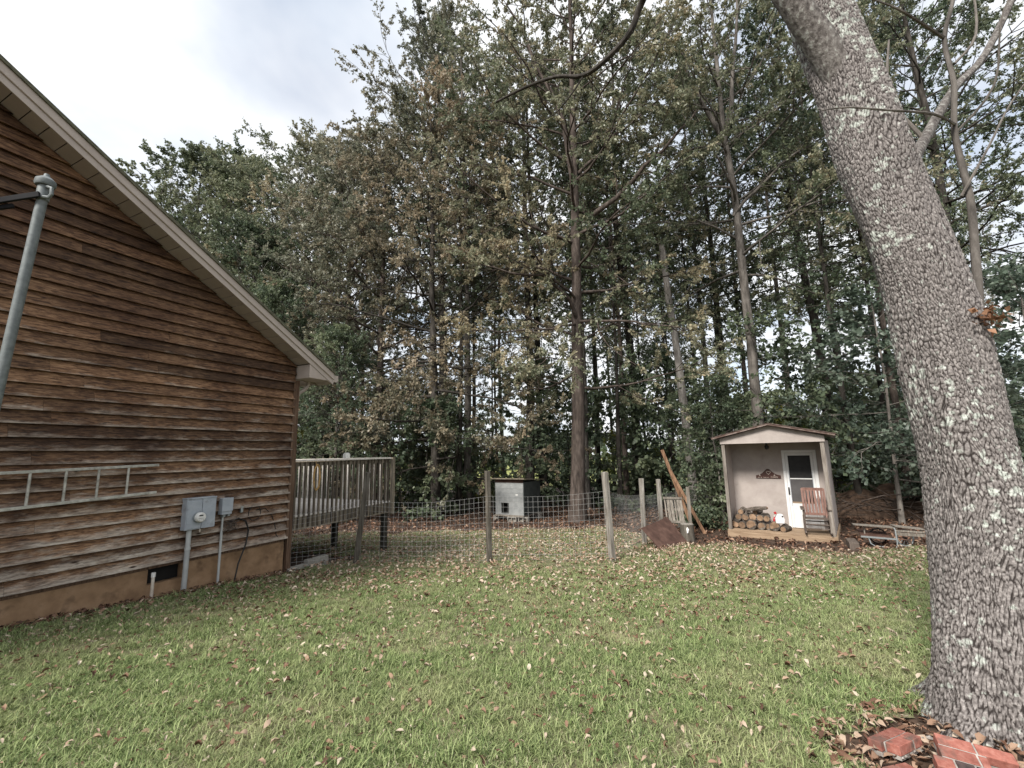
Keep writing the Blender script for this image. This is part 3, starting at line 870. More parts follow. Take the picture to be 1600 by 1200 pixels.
# ------------------------------------------------------------------ things on the wall
em = on_house('electric_meter', -1.665, -0.045, 0.438, label='grey painted electric meter cabinet with round white dial on the wall', cat='electric meter')
MB().box(-0.26, 0.0, -0.15, 0.0, 0.0, 0.53).build('cabinet', MT['grey_box'], em, bevel=0.008)
MB().box(-0.25, -0.005, -0.162, -0.151, 0.02, 0.50).build('cover', MT['grey_box'], em, bevel=0.004)
MB().box(0.004, 0.24, -0.158, 0.0, 0.005, 0.53).build('breaker_door', MT['grey_box'], em, bevel=0.006)
MB().box(-0.265, 0.245, -0.165, 0.0, 0.532, 0.552).build('top_lip', MT['grey_box'], em, bevel=0.003)
em.scale = (0.87, 0.87, 0.87)
ring = MB().tube([(-0.06, -0.163, 0.21), (-0.06, -0.20, 0.21)], 0.094, 24).build('meter_ring', MT['galv'], em, smooth=True)
dial = MB().tube([(-0.06, -0.201, 0.21), (-0.06, -0.245, 0.21), (-0.06, -0.262, 0.21)], [0.086, 0.085, 0.07], 24).build('dial', MT['white_plastic'], em, smooth=True)
MB().box(-0.10, -0.035, -0.266, -0.2625, 0.235, 0.255).build('display', MT['black'], dial)
m = MB()
for i_ in range(5):
    m.box(-0.11 + i_ * 0.02, -0.098 + i_ * 0.02, -0.265, -0.2625, 0.19, 0.197)
for i_ in range(3):
    m.box(-0.10 + i_ * 0.03, -0.085 + i_ * 0.03, -0.265, -0.2625, 0.165, 0.170)
m.build('dial_print', MT['black'], dial)
MB().tube([(-0.15, -0.08, 0.0), (-0.15, -0.08, -0.30)], 0.040, 14).build('conduit', MT['pvc_grey'], em, smooth=True)
MB().tube([(-0.15, -0.08, -0.30), (-0.148, -0.08, -0.34)], 0.047, 14).build('coupling', MT['pvc_grey'], em, smooth=True)
MB().tube([(-0.15, -0.08, -0.34), (-0.16, -0.085, -1.2)], 0.042, 14).build('conduit', MT['pvc_grey'], em, smooth=True)
MB().tube([(-0.02, -0.17, 0.0), (-0.02, -0.17, -0.05)], 0.010, 8).build('seal_tag', MT['pvc_white'], em)
jb = on_house('junction_box', -1.25, -0.04, 0.60, label='small grey junction box beside the meter with a thin pipe below', cat='junction box')
MB().box(-0.085, 0.085, -0.11, 0.0, 0.0, 0.265).build('box', MT['grey_box'], jb, bevel=0.008)
MB().box(-0.09, 0.09, -0.122, -0.111, 0.05, 0.27).build('lid', MT['grey_box'], jb, bevel=0.006)
MB().box(-0.05, -0.01, -0.09, -0.02, -0.04, -0.001).build('fitting', MT['galv'], jb)
MB().box(0.03, 0.07, -0.09, -0.02, -0.03, -0.001).build('fitting', MT['galv'], jb)
MB().tube([(-0.03, -0.055, -0.04), (-0.03, -0.05, -0.28)], 0.016, 8).build('pipe', MT['pvc_grey'], jb, smooth=True)
MB().tube([(-0.03, -0.05, -0.28), (-0.03, -0.05, -1.15)], 0.019, 8).build('pipe', MT['pvc_grey'], jb, smooth=True)
ts = on_house('cable_splitter', -0.94, -0.04, 0.64, label='tiny grey cable splitter on the siding right of the junction box', cat='cable splitter')
MB().box(-0.02, 0.02, -0.03, 0.0, -0.05, 0.05).build('body', MT['galv'], ts)
for q in (-0.03, 0.0, 0.03):
    MB().tube([(-0.02, -0.015, q), (-0.05, -0.015, q)], 0.007, 6).build('connector', MT['black'], ts)
def cable(pts, r, lab):
    p0 = pts[0]
    o = on_house('cable', p0[0], p0[1], p0[2])
    me = MB().tube([(p[0] - p0[0], p[1] - p0[1], p[2] - p0[2]) for p in pts], r, 6)
    bpy.data.objects.remove(o)
    o = me.build('cable', MT['black'], None, smooth=True)
    o.location = hl(*p0); o.rotation_euler = (0, 0, HZ)
    tag(o, lab, 'cable')
loop = [(-0.92 + 0.02 * i_, -0.05, 0.66 - 0.002 * i_ * i_ * 0.2) for i_ in range(6)]
for i_ in range(15):
    a = 2.0 - i_ * 0.5
    loop.append((-0.70 + 0.115 * math.cos(a), -0.06, 0.55 + 0.125 * math.sin(a)))
cable(loop, 0.006, 'thin black cable coiled once beside the cable splitter')
cable([(-0.66, -0.05, 0.60), (-0.50, -0.055, 0.61), (-0.36, -0.055, 0.48), (-0.28, -0.055, 0.28), (-0.24, -0.05, 0.10), (-0.14, -0.045, -0.02)], 0.006, 'thin black cable drooping towards the wall corner')
cable([(-1.14, -0.05, 0.46), (-0.99, -0.07, 0.50), (-0.86, -0.07, 0.44), (-0.80, -0.07, 0.28), (-0.83, -0.07, 0.05), (-0.95, -0.08, -0.25), (-1.02, -0.09, -0.62)], 0.012, 'thick black cable running down the foundation into the ground')
wad = []
r_w = np.random.default_rng(5)
for q in range(5):
    wad.append([(-1.25 + r_w.uniform(-.03, .25), -0.08 - r_w.uniform(0, .05), 0.45 + r_w.uniform(-.15, .08)) for _ in range(7)])
m = MB()
for q in wad: m.tube(q, 0.005, 5)
o = m.build('wire_tangle', MT['chairgrey'], None); o.location = hl(0, 0, 0); o.rotation_euler = (0, 0, HZ)
tag(o, 'loose tangle of thin brown wires under the junction box', 'wires')
pv = on_house('capped_pipe', -2.215, -0.10, -0.09, label='short white capped pipe standing beside the foundation vent', cat='pipe')
MB().tube([(0, 0, -0.06), (0, 0, -0.55)], 0.021, 10).build('pipe', MT['pvc_white'], pv, smooth=True)
MB().tube([(0, 0, 0.0), (0, 0, -0.06)], 0.027, 10).build('cap', MT['white_plastic'], pv, smooth=True)

ld = on_house('ladder', -2.30, -0.13, 0.98, label='weathered aluminium ladder hanging sideways on the siding', cat='ladder')
MB().bar((0, 0, 0.46), (-2.9, 0.0, 0.385), 0.028, 0.036).build('rail', MT['alu'], ld, bevel=0.004)
MB().bar((0.0, 0, 0.07), (-2.9, 0, -0.06), 0.028, 0.036).build('rail', MT['alu'], ld, bevel=0.004)
for i_ in range(8):
    xx = -0.365 - i_ * 0.327
    f_ = -xx / 2.9
    MB().tube([(xx, 0, 0.07 - 0.13 * f_ + 0.018), (xx, 0, 0.46 - 0.075 * f_ - 0.018)], 0.0145, 10).build('rung', MT['alu'], ld, smooth=True)
for xx in (-0.9, -2.6):
    MB().bar((xx, 0.0, 0.42), (xx, 0.09, 0.42), 0.03, 0.015).build('hook', MT['galv'], ld)

# service pole at the left edge
px_, py_ = -3.845, 3.25
mast = empty('metal_pole', (px_, py_, gzf(px_, py_)), 0, label='grey galvanised pole with a rounded cap and clamp in front of the siding', cat='pole')
zt = 3.62 - gzf(px_, py_)
MB().tube([(-0.175, 0, -0.3), (0.12, 0, zt)], 0.033, 18).build('pole_tube', MT['galvpole'], mast, smooth=True)
MB().tube([(0.118, 0, zt - 0.02), (0.124, 0, zt + 0.10)], 0.041, 18).build('collar', MT['galvpole'], mast, smooth=True)
MB().tube([(0.124, 0, zt + 0.10), (0.124, 0, zt + 0.115), (0.127, 0, zt + 0.15), (0.128, 0, zt + 0.175), (0.128, 0, zt + 0.182)], [0.058, 0.065, 0.062, 0.034, 0.014], 18).build('cap', MT['galvpole'], mast, smooth=True)
MB().tube([(0.128, 0, zt + 0.175), (0.128, 0, zt + 0.205)], [0.024, 0.016], 12).build('cap_bolt', MT['galvpole'], mast, smooth=True)
MB().tube([(0.165, -0.02, zt + 0.085), (0.205, -0.02, zt + 0.07), (0.21, -0.02, zt + 0.015), (0.19, -0.02, zt - 0.01), (0.13, -0.04, zt - 0.01)], 0.013, 8).build('clamp', MT['galvpole'], mast, smooth=True)
MB().bar((0.15, -0.05, zt + 0.0), (-0.62, -0.14, zt - 0.19), 0.022, 0.045).build('arm', MT['blackmatt'], mast, bevel=0.004)
MB().bar((-0.05, -0.045, zt - 0.09), (-0.62, -0.10, zt - 0.21), 0.022, 0.035).build('arm', MT['blackmatt'], mast, bevel=0.004)
MB().tube([(-0.33, -0.14, zt - 0.25), (-0.20, -0.13, zt - 0.20)], 0.024, 8).build('bracket', MT['black'], mast)

# ------------------------------------------------------------------ deck (house-local frame)
deck = on_house('deck', 0, 0, 0, label='raised weathered deck with white slat railing behind the house corner', cat='deck')
D0, D1, DY0, DY1 = 0.13, 3.02, 0.10, 3.9
for (s, yy) in ((2.93, 0.17), (2.72, 1.62), (2.93, 3.7), (0.35, 3.7)):
    wz = hl(s, yy, 0)
    MB().box(s - 0.06, s + 0.06, yy - 0.06, yy + 0.06, gzf(wz.x, wz.y) - 0.02 - 0.25, 0.12).build('post', MT['darkpost'], deck)
MB().box(D0, D1, DY0, DY0 + 0.04, 0.085, 0.335).build('rim_board', MT['deckwood'], deck)
MB().box(D1 - 0.04, D1, DY0 + 0.042, DY1, 0.085, 0.335).build('rim_board', MT['deckwood'], deck)
MB().box(D0, D1 - .045, DY1 - 0.04, DY1, 0.085, 0.335).build('rim_board', MT['deckwood'], deck)
s = D0
while s < D1 - 0.05:
    MB().box(s, s + 0.136, DY0 - 0.02, DY1 + 0.01, 0.338, 0.372).build('deck_board', MT['deckfloor'], deck)
    s += 0.142
# railing
def rail_side(p0, p1, nbal, outward, lo=0.12, mt='deckwood'):
    """p0,p1 local (s,y); balusters screwed outside the rim"""
    p0 = Vector((p0[0], p0[1], 0)); p1 = Vector((p1[0], p1[1], 0)); ov = Vector((outward[0], outward[1], 0))
    MB().bar(p0 + Vector((0, 0, 1.37)) - ov * 0.02, p1 + Vector((0, 0, 1.37)) - ov * 0.02, 0.035, 0.085).build('top_rail', MT['deckwood'], deck)
    MB().bar(p0 + Vector((0, 0, 1.445)), p1 + Vector((0, 0, 1.445)), 0.14, 0.035).build('rail_cap', MT['deckfloor'], deck)
    for i in range(nbal):
        q = p0.lerp(p1, (i + 0.5) / nbal) + ov * 0.021
        d = 0.012 * math.sin(i * 7.3)
        MB().box(q.x - 0.018, q.x + 0.018, q.y - 0.018, q.y + 0.018, lo + d, 1.41).build('baluster', MT[mt], deck)
rail_side((D0 + .02, DY0 - 0.005), (D1 - 0.02, DY0 - 0.005), 24, (0, -1), mt='deckshade')  # near balusters: shade put into a darker wood colour
rail_side((D1 + 0.005, DY0 + 0.05), (D1 + 0.005, DY1), 20, (1, 0), mt='deckfloor')  # end and far balusters: sunlight put into a paler wood colour
rail_side((D1 - 0.05, DY1 + 0.005), (D0 + 1.2, DY1 + 0.005), 15, (0, 1), mt='deckfloor')
MB().box(D1 + 0.02, D1 + 0.11, DY0 - 0.08, DY0 + 0.0, 0.05, 1.46).build('corner_post', MT['deckwood'], deck)
# bench planks along the inside
for i in range(3):
    MB().box(0.5 + i * 0.31, 0.5 + i * 0.31 + 0.27, 2.0, 2.03, 0.40, 1.18).build('screen_plank', MT['deckwood'], deck)
MB().box(0.45, 1.42, 2.035, 2.07, 0.6, 0.68).build('screen_rail', MT['deckwood'], deck)

bx_ = on_house('white_box', 1.55, 0.10, 1.465, label='small pale box standing on the deck railing', cat='box')
MB().box(-0.065, 0.065, -0.05, 0.05, 0.0, 0.10).build('body', MT['white_plastic'], bx_, bevel=0.01)
MB().box(-0.05, 0.05, -0.04, 0.04, 0.10, 0.125).build('lid', MT['white_plastic'], bx_, bevel=0.008)
m = MB()
r_w = np.random.default_rng(9)
for q in range(9):
    pts = []
    ph = r_w.uniform(-.3, .3)
    for i in range(17):
        a = 2 * math.pi * i / 16
        pts.append((0.075 * math.sin(a) * r_w.uniform(.8, 1.15) + 0.02 * ph, -0.02 - 0.03 * r_w.uniform(0, 1), -0.26 + 0.26 * math.cos(a) * (1 + 0.2 * ph)))
    m.tube(pts, 0.007, 5, cap=False)
m.tube([(0.0, 0, 0.0), (0.02, 0.03, 0.09), (0.03, 0.05, 0.12)], 0.007, 5)
o = m.build('rope_coil', MT['rope'], None, smooth=True)
o.location = hl(0.66, 0.03, 1.35); o.rotation_euler = (0, 0, HZ)
tag(o, 'coil of yellow rope hanging from the deck railing', 'rope')
# concrete pieces at the corner
for (s0, s1_, z0, z1, lab) in ((0.02, 0.47, -0.9, -0.565, 'low concrete block lying against the house corner'), (0.475, 0.98, -0.9, -0.50, 'taller concrete block lying under the deck edge')):
    o = MB().box(0, s1_ - s0, -0.07, 0.07, 0, z1 - z0).build('concrete_block', MT['concrete'], None, bevel=0.012)
    o.location = hl(s0, -0.02, z0); o.rotation_euler = (0, 0, HZ)
    tag(o, lab, 'concrete block')

# ------------------------------------------------------------------ wire fence
fence = empty('wire_fence', (-0.54, 9.52, gzf(-0.54, 9.52)), 0, label='welded wire fence on weathered wooden posts across the lawn', cat='fence')
FB = Vector(fence.location)
POSTS = [  # base xy, top offset x,y, height, half width, material
    ((-3.40, 9.73), (0.25, -0.03), 1.88, 0.056, 'post', 0.3),
    ((-0.54, 9.52), (-0.02, 0.0), 1.86, 0.047, 'post', 0.6),
    ((1.956, 9.344), (-0.075, 0.0), 1.78, 0.052, 'postpale', 0.5),
    ((3.27, 11.70), (0.02, 0.0), 1.66, 0.047, 'postpale', 0.2),
    ((4.16, 13.0), (-0.02, 0.0), 1.60, 0.047, 'postpale', 0.2),
    ((5.25, 14.6), (0.0, 0.0), 1.45, 0.055, 'post', 0.1),
    ((6.90, 17.0), (0.05, 0.0), 1.36, 0.055, 'postmoss', 0.2),
    ((8.25, 19.0), (0.0, 0.1), 1.25, 0.055, 'postmoss', 0.4)]
for (bx, by), (tx, ty), h, hw, mt, rz in POSTS:
    z = gzf(bx, by)
    a = Vector((bx, by, z - 0.3)) - FB; b = Vector((bx + tx, by + ty, z + h)) - FB
    MB().bar(a, b, hw * 2, hw * 2, up=(math.cos(rz), math.sin(rz), 0)).build('post', MT[mt], fence, bevel=0.006)


def wire_span(p0, p1, top0, top1, lo, sag, dvert=0.10, dh=0.105, r=0.0021, seed=0):
    rr = np.random.default_rng(seed)
    p0 = Vector((*p0, 0)); p1 = Vector((*p1, 0))
    n = max(2, int((p1 - p0).length / dvert))
    nh = int((max(top0, top1) - lo) / dh) + 1
    def pt(i, k):
        t = i / n
        q = p0.lerp(p1, t)
        zg = gzf(q.x, q.y)
        top = top0 + (top1 - top0) * t - sag * math.sin(math.pi * t)
        zz_ = zg + lo + (top - lo) * k / (nh - 1)
        off = 0.02 * math.sin(6.3 * t + k * 0.4)
        d = (p1 - p0).normalized()
        return Vector((q.x - d.y * off, q.y + d.x * off, zz_)) - FB
    m = MB()
    for i in range(n + 1):
        m.tube([pt(i, 0), pt(i, (nh - 1) / 2), pt(i, nh - 1)], r, 3, cap=False)
    for k in range(nh):
        m.tube([pt(i, k) for i in range(0, n + 1, 2)] + ([pt(n, k)] if n % 2 else []), r, 3, cap=False)
    return m.build('wire_mesh', MT['wire'], fence)

h0 = hl(0.12, -0.03, 0)
spans = [((h0.x, h0.y), (-3.36, 9.70), 1.02, 1.30, 0.03), ((-3.36, 9.70), (-0.55, 9.49), 1.32, 1.34, 0.10), ((-0.55, 9.49), (1.93, 9.31), 1.34, 1.40, 0.06),
         ((1.95, 9.38), (3.25, 11.66), 1.38, 1.25, 0.05), ((3.25, 11.7), (4.14, 13.0), 1.25, 1.2, 0.04), ((4.14, 13.0), (5.25, 14.6), 1.2, 1.15, 0.03),
         ((5.25, 14.6), (6.9, 17.0), 1.15, 1.1, 0.03), ((6.9, 17.0), (8.25, 19.0), 1.1, 1.05, 0.03)]
for i, (a, b, t0, t1, sg) in enumerate(spans):
    wire_span(a, b, t0, t1, 0.06, sg, seed=i)
# ------------------------------------------------------------------ hutch / dog house
dz_ = gzf(0.1, 17.7)
dh = empty('dog_house', (-0.74, 17.75, dz_ + 0.19), rad(-31), label='pale painted dog house with a small dark doorway and flat lid', cat='dog house')
DW, DD, DH = 1.25, 1.35, 1.26
m = MB()
m.box(0, 0.26, 0, 0.03, 0.06, DH); m.box(0.26, 0.60, 0, 0.03, 0.50, DH); m.box(0.60, DW, 0, 0.03, 0.06, DH); m.box(0.26, 0.60, 0, 0.03, 0.06, 0.10)
m.build('front_wall', MT['dogpaint'], dh)
for i in range(4):
    MB().box(0.01, DW - 0.01, -0.008, -0.002, 0.55 + i * 0.165, 0.55 + i * 0.165 + 0.158).build('front_board', MT['dogpaint'], dh)
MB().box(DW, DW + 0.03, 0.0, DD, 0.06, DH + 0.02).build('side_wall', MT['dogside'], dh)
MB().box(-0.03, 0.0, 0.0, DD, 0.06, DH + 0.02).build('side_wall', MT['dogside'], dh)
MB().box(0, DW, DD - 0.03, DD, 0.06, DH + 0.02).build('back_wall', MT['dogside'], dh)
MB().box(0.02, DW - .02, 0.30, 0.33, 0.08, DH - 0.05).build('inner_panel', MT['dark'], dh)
MB().box(-0.02, DW + 0.02, -0.06, DD, 0.0, 0.058).build('floor', MT['pallet'], dh)
MB().box(0.0, DW, -0.012, 0.02, DH + 0.002, DH + 0.13).build('header', MT['ply'], dh)
MB().hexa([(-0.12, -0.16, DH + 0.135), (DW + 0.14, -0.16, DH + 0.135), (DW + 0.14, DD + 0.15, DH + 0.03), (-0.12, DD + 0.15, DH + 0.03), (-0.12, -0.16, DH + 0.18), (DW + 0.14, -0.16, DH + 0.18), (DW + 0.14, DD + 0.15, DH + 0.075), (-0.12, DD + 0.15, DH + 0.075)]).build('roof', MT['deckwood'], dh)
MB().box(0.92, 1.02, -0.012, -0.009, 0.79, 0.83).build('latch', MT['white_plastic'], dh)
def cinder(loc, rz, lab, grp=None):
    c = MB()
    c.box(0, .4, 0, .2, 0, .03); c.box(0, .4, 0, .2, .16, .19)
    for xa in (0, .185, .37): c.box(xa, xa + .03, 0, .2, .031, .159)
    c.box(0.03, .37, .085, .115, .031, .159)
    o = c.build('cinder_block', MT['concrete'], None)
    o.location = loc; o.rotation_euler = (0, 0, rz)
    tag(o, lab, 'cinder block', grp)
cinder((-0.30, 17.36, dz_), rad(-31), 'cinder block holding up the middle front of the dog house')
cinder((0.12, 17.22, dz_), rad(-31), 'cinder block set end on under the right front corner of the dog house')
cinder((-0.66, 17.72, dz_), rad(59), 'cinder block in shade under the left corner of the dog house')
cinder((-0.1, 18.5, dz_), rad(0), 'cinder block under the back left of the dog house')
cinder((0.65, 18.2, dz_), rad(-31), 'cinder block under the back right of the dog house')

# ------------------------------------------------------------------ scrap by the fence corner
def world_thing(m, name, mat, loc, lab, cat, group=None, rz=0, **kw):
    o = m.build(name, mat, None, **kw)
    o.location = loc; o.rotation_euler = (0, 0, rz)
    return tag(o, lab, cat, group)
B = Vector((3.36, 10.75, gzf(3.36, 10.75) + 0.01)); R_ = Vector((4.40, 11.75, gzf(4.4, 11.75) + 0.02))
L_ = Vector((3.05, 11.10, -0.34)); T_ = Vector((4.085, 12.30, -0.27))
nn = (R_ - B).cross(L_ - B).normalized() * 0.009
world_thing(MB().hexa([p - B - nn for p in (B, R_, T_, L_)] + [p - B + nn for p in (B, R_, T_, L_)]), 'plywood_sheet', MT['ply'], B, 'dark reddish brown plywood sheet leaning by the pale fence post', 'plywood sheet')
pl = empty('pallet', (4.46, 12.62, gzf(4.46, 12.62)), rad(-25), label='grey slatted pallet standing tilted beside the log stump', cat='pallet')
def plp(x_, z_, y_=0): return (x_ - 0.10 * z_ , y_ + 0.30 * z_, z_)
for i, (xa, wd) in enumerate(((-0.22, .035), (-0.13, .075), (-0.04, .075), (0.05, .035), (0.14, .075), (0.21, .06))):
    MB().bar(plp(xa, 0.02 if i in (0, 5) else 0.42), plp(xa, 1.08), wd, 0.02, up=(0, 1, 0.3)).build('slat', MT['pallet'], pl)
for z_ in (0.44, 1.06):
    MB().bar(plp(-0.25, z_, -0.03), plp(0.26, z_, -0.03), 0.03, 0.06).build('rail', MT['pallet'], pl)
MB().bar(plp(-0.25, 0.75, 0.05), plp(0.26, 0.75, 0.05), 0.03, 0.06).build('rail', MT['pallet'], pl)
MB().bar((0.3, 0.6, -0.2), (0.3, 0.6, 1.35), 0.09, 0.09).build('prop_post', MT['pallet'], pl)
sx_, sy_ = 4.62, 12.35
st = empty('log_stump', (sx_, sy_, gzf(sx_, sy_)), 0, label='upright cut log with a pale mark on its side', cat='log')
MB().tube([(0, 0, -0.05), (0.0, 0, 0.2), (0, 0, 0.42)], [0.20, 0.175, 0.18], 14).build('bark', MT['post'], st, smooth=True)
MB().tube([(0, 0, 0.421), (0, 0, 0.432)], 0.165, 14).build('cut_face', MT['postpale'], st)
MB().tube([(-0.055, -0.163, 0.36), (-0.05, -0.176, 0.30), (-0.06, -0.181, 0.22)], [0.015, 0.035, 0.02], 6).build('pale_knot', MT['white_plastic'], st)
def lumber(a, b, w_, h_, lab, mt='lumber'):
    a = Vector(a); b = Vector(b)
    o = MB().bar((0, 0, 0), b - a, w_, h_, up=(0.3, 1, 0)).build('leaning_board', MT[mt], None, bevel=0.004)
    o.location = a
    tag(o, lab, 'board')
lumber((5.36, 13.75, gzf(5.36, 13.75) - .02), (4.70, 14.15, 1.52), 0.10, 0.04, 'longest orange board leaning back behind the pallet')
lumber((5.55, 13.45, gzf(5.5, 13.4) - .02), (4.86, 13.98, 0.86), 0.09, 0.045, 'shorter tan board leaning in front of the long board')

# ------------------------------------------------------------------ shed
SA = math.atan2(-0.603, 0.798)
SO = Vector((5.988, 12.876, -0.909))
shed = empty('shed', SO, SA, label='small beige shed with open porch, white door and low rusty roof', cat='shed')
SW, SD, PD = 2.44, 2.7, 1.05
MB().box(-0.03, SW + 0.04, -0.03, 0.012, -0.25, 0.165).build('sill_board', MT['sill'], shed, bevel=0.006)
MB().box(SW, SW + 0.04, 0.015, SD, -0.25, 0.165).build('sill_board', MT['sill'], shed)
MB().box(-0.03, 0.0, 0.015, SD, -0.25, 0.165).build('sill_board', MT['sill'], shed)
for i in range(8):
    MB().box(-0.02, SW + 0.03, -0.03 + i * 0.138, -0.03 + i * 0.138 + 0.132, 0.168, 0.195).build('porch_board', MT['sill'], shed)
for xa in (0.0, SW - 0.09):
    MB().box(xa, xa + 0.09, 0.0, 0.09, 0.196, 2.55).build('porch_post', MT['shedwood'], shed, bevel=0.005)
MB().box(0.0, SW, PD, PD + 0.05, 0.196, 2.60).build('back_wall', MT['stucco'], shed)
MB().box(0.0, 0.04, 0.095, SD, 0.196, 2.60).build('side_wall', MT['stucco'], shed)
MB().box(SW - 0.04, SW, 0.35, SD, 0.196, 2.60).build('side_wall', MT['stucco'], shed)
MB().box(0.05, SW - 0.05, SD - 0.05, SD, 0.196, 2.60).build('rear_wall', MT['stucco'], shed)
MB().box(0.042, SW - 0.042, 0.02, SD - .06, 2.56, 2.59).build('porch_ceiling', MT['shedwood'], shed)
MB().prism([(-0.02, 2.552), (SW + 0.02, 2.552), (SW + 0.02, 2.70), (1.245, 3.02), (-0.02, 2.70)], lambda p, t: (p[0], t, p[1]), -0.035, -0.004).build('gable_panel', MT['stucco'], shed)
RP = 0.235
def roof_half(sg):
    # corrugated sheet, 5 sheets along the slope direction are one metal pan each
    x0, x1 = (1.245, 1.245 + sg * 1.47)
    za, zb = 3.075, 3.075 - 1.47 * RP
    for i in range(4):
        y0 = -0.19 + i * 0.77; y1 = y0 + 0.79
        m = MB()
        nseg = 8
        for j in range(nseg):
            ya = y0 + (y1 - y0) * j / nseg; yb = y0 + (y1 - y0) * (j + 1) / nseg
            ha = 0.012 * (j % 2) + i * 0.002; hb = 0.012 * ((j + 1) % 2) + i * 0.002
            m.hexa([(x0, ya, za + ha), (x1, ya, zb + ha), (x1, yb, zb + hb), (x0, yb, za + hb), (x0, ya, za + ha + .006), (x1, ya, zb + ha + .006), (x1, yb, zb + hb + .006), (x0, yb, za + hb + .006)])
        m.build('roof_sheet', MT['rust'], shed)
roof_half(1); roof_half(-1)
for sg in (1, -1):
    MB().bar((1.245, -0.17, 3.045), (1.245 + sg * 1.45, -0.17, 3.045 - 1.45 * RP), 0.03, 0.035).build('roof_edge', MT['rust'], shed)
    for k_ in range(4):
        MB().bar((1.245, 0.1 + k_ * 0.8, 3.02), (1.245 + sg * 1.4, 0.1 + k_ * 0.8, 3.02 - 1.4 * RP), 0.04, 0.07).build('rafter', MT['shedwood'], shed)
# door with its frame
door = MB()
door.box(1.36, 1.43, PD - 0.03, PD - 0.001, 0.196, 2.34); door.box(2.10, 2.18, PD - 0.03, PD - 0.001, 0.196, 2.34); door.box(1.432, 2.098, PD - 0.03, PD - 0.001, 2.27, 2.34)
door.build('door_frame', MT['white'], shed, bevel=0.004)
m = MB()
m.box(1.435, 1.50, PD - 0.025, PD - 0.002, 0.21, 2.265); m.box(2.035, 2.095, PD - 0.025, PD - 0.002, 0.21, 2.265)
m.box(1.502, 2.033, PD - 0.025, PD - 0.002, 2.19, 2.265); m.box(1.502, 2.033, PD - 0.025, PD - 0.002, 0.21, 0.90)
dr = m.build('door', MT['white'], shed, bevel=0.003)
MB().box(1.505, 2.03, PD - 0.012, PD - 0.003, 1.56, 2.188).build('glass_pane', MT['black'], dr)
MB().box(1.505, 2.03, PD - 0.016, PD - 0.003, 0.902, 1.535).build('screen', MT['screen'], dr)
MB().box(1.503, 2.032, PD - 0.032, PD - 0.0165, 1.533, 1.562).build('sash_rail', MT['white'], dr)
MB().box(1.503, 2.032, PD - 0.034, PD - 0.0265, 0.88, 0.915).build('sash_rail', MT['sill'], dr)
for xa in (1.487, 2.034):
    MB().box(xa, xa + 0.014, PD - 0.034, PD - 0.0265, 0.80, 1.75).build('track', MT['grey_box'], dr)
MB().tube([(1.455, PD - 0.03, 1.11), (1.455, PD - 0.065, 1.14), (1.455, PD - 0.065, 1.27), (1.455, PD - 0.03, 1.30)], 0.016, 8).build('handle', MT['black'], dr)
MB().tube([(1.10, 0.35, 2.555), (1.10, 0.35, 2.50), (1.10, 0.35, 2.47), (1.10, 0.35, 2.40), (1.10, 0.35, 2.37)], [0.03, 0.03, 0.055, 0.05, 0.015], 8).build('porch_light', MT['black'], shed)


def in_shed(x_, y_, z_):
    return SO + Vector((math.cos(SA) * x_ - math.sin(SA) * y_, math.sin(SA) * x_ + math.cos(SA) * y_, z_))


# plaque
pq = empty('wall_plaque', in_shed(0.655, PD - 0.004, 1.545), SA, label='brown arched wooden plaque with pale emblem beside the shed door', cat='sign')
prof = [(0, 0), (0.63, 0), (0.63, 0.085), (0.56, 0.10), (0.48, 0.135), (0.41, 0.20), (0.365, 0.255), (0.325, 0.272), (0.285, 0.265), (0.24, 0.22), (0.17, 0.15), (0.09, 0.105), (0, 0.085)]
MB().prism(prof, lambda p, t: (p[0], t, p[1]), -0.022, 0.0).build('board', MT['plaque'], pq)
hrt = []
for i in range(22):
    a = 2 * math.pi * i / 21
    hrt.append((0.315 + 0.0034 * 16 * math.sin(a) ** 3 + 0.012, -0.024, 0.165 + 0.0035 * (13 * math.cos(a) - 5 * math.cos(2 * a) - 2 * math.cos(3 * a) - math.cos(4 * a))))
MB().tube(hrt, 0.0065, 5, cap=False).build('emblem', MT['cream'], pq)
for xa in (0.10, 0.475):
    m = MB()
    for q in range(3):
        a = math.pi / 2 + q * 2.094
        m.tube([(xa + 0.012 * math.cos(a), -0.0225, 0.088 + 0.012 * math.sin(a)), (xa + 0.012 * math.cos(a), -0.026, 0.088 + 0.012 * math.sin(a))], 0.01, 7)
    m.build('leaf_ornament', MT['cream'], pq)
m = MB()
for i in range(10):                                      # worn lettering on the left is not legible: short strokes of its height
    if i == 4: continue
    xa = 0.045 + i * 0.028
    m.box(xa, xa + 0.02, -0.026, -0.0222, 0.018 + 0.004 * (i % 3), 0.030 + 0.005 * (i % 2))
m.build('worn_lettering', MT['cream'], pq)
def flat_text(body, size, loc, mat, parent, name='lettering', ext=0.003):
    cu = bpy.data.curves.new(name, 'FONT')
    cu.body = body; cu.size = size; cu.extrude = ext; cu.align_x = 'LEFT'; cu.resolution_u = 2
    o = bpy.data.objects.new(name, cu)
    COL.objects.link(o)
    o.location = loc; o.rotation_euler = (math.pi / 2, 0, 0); o.parent = parent
    bpy.context.view_layer.update()
    me = bpy.data.meshes.new_from_object(o.evaluated_get(bpy.context.evaluated_depsgraph_get()))
    o2 = link_mesh(name, me, None, parent)
    o2.location = loc; o2.rotation_euler = (math.pi / 2, 0, 0)
    me.materials.clear(); me.materials.append(mat)
    bpy.data.objects.remove(o)
    return o2
flat_text('CABIN', 0.062, (0.375, -0.0235, 0.018), MT['cream'], pq)

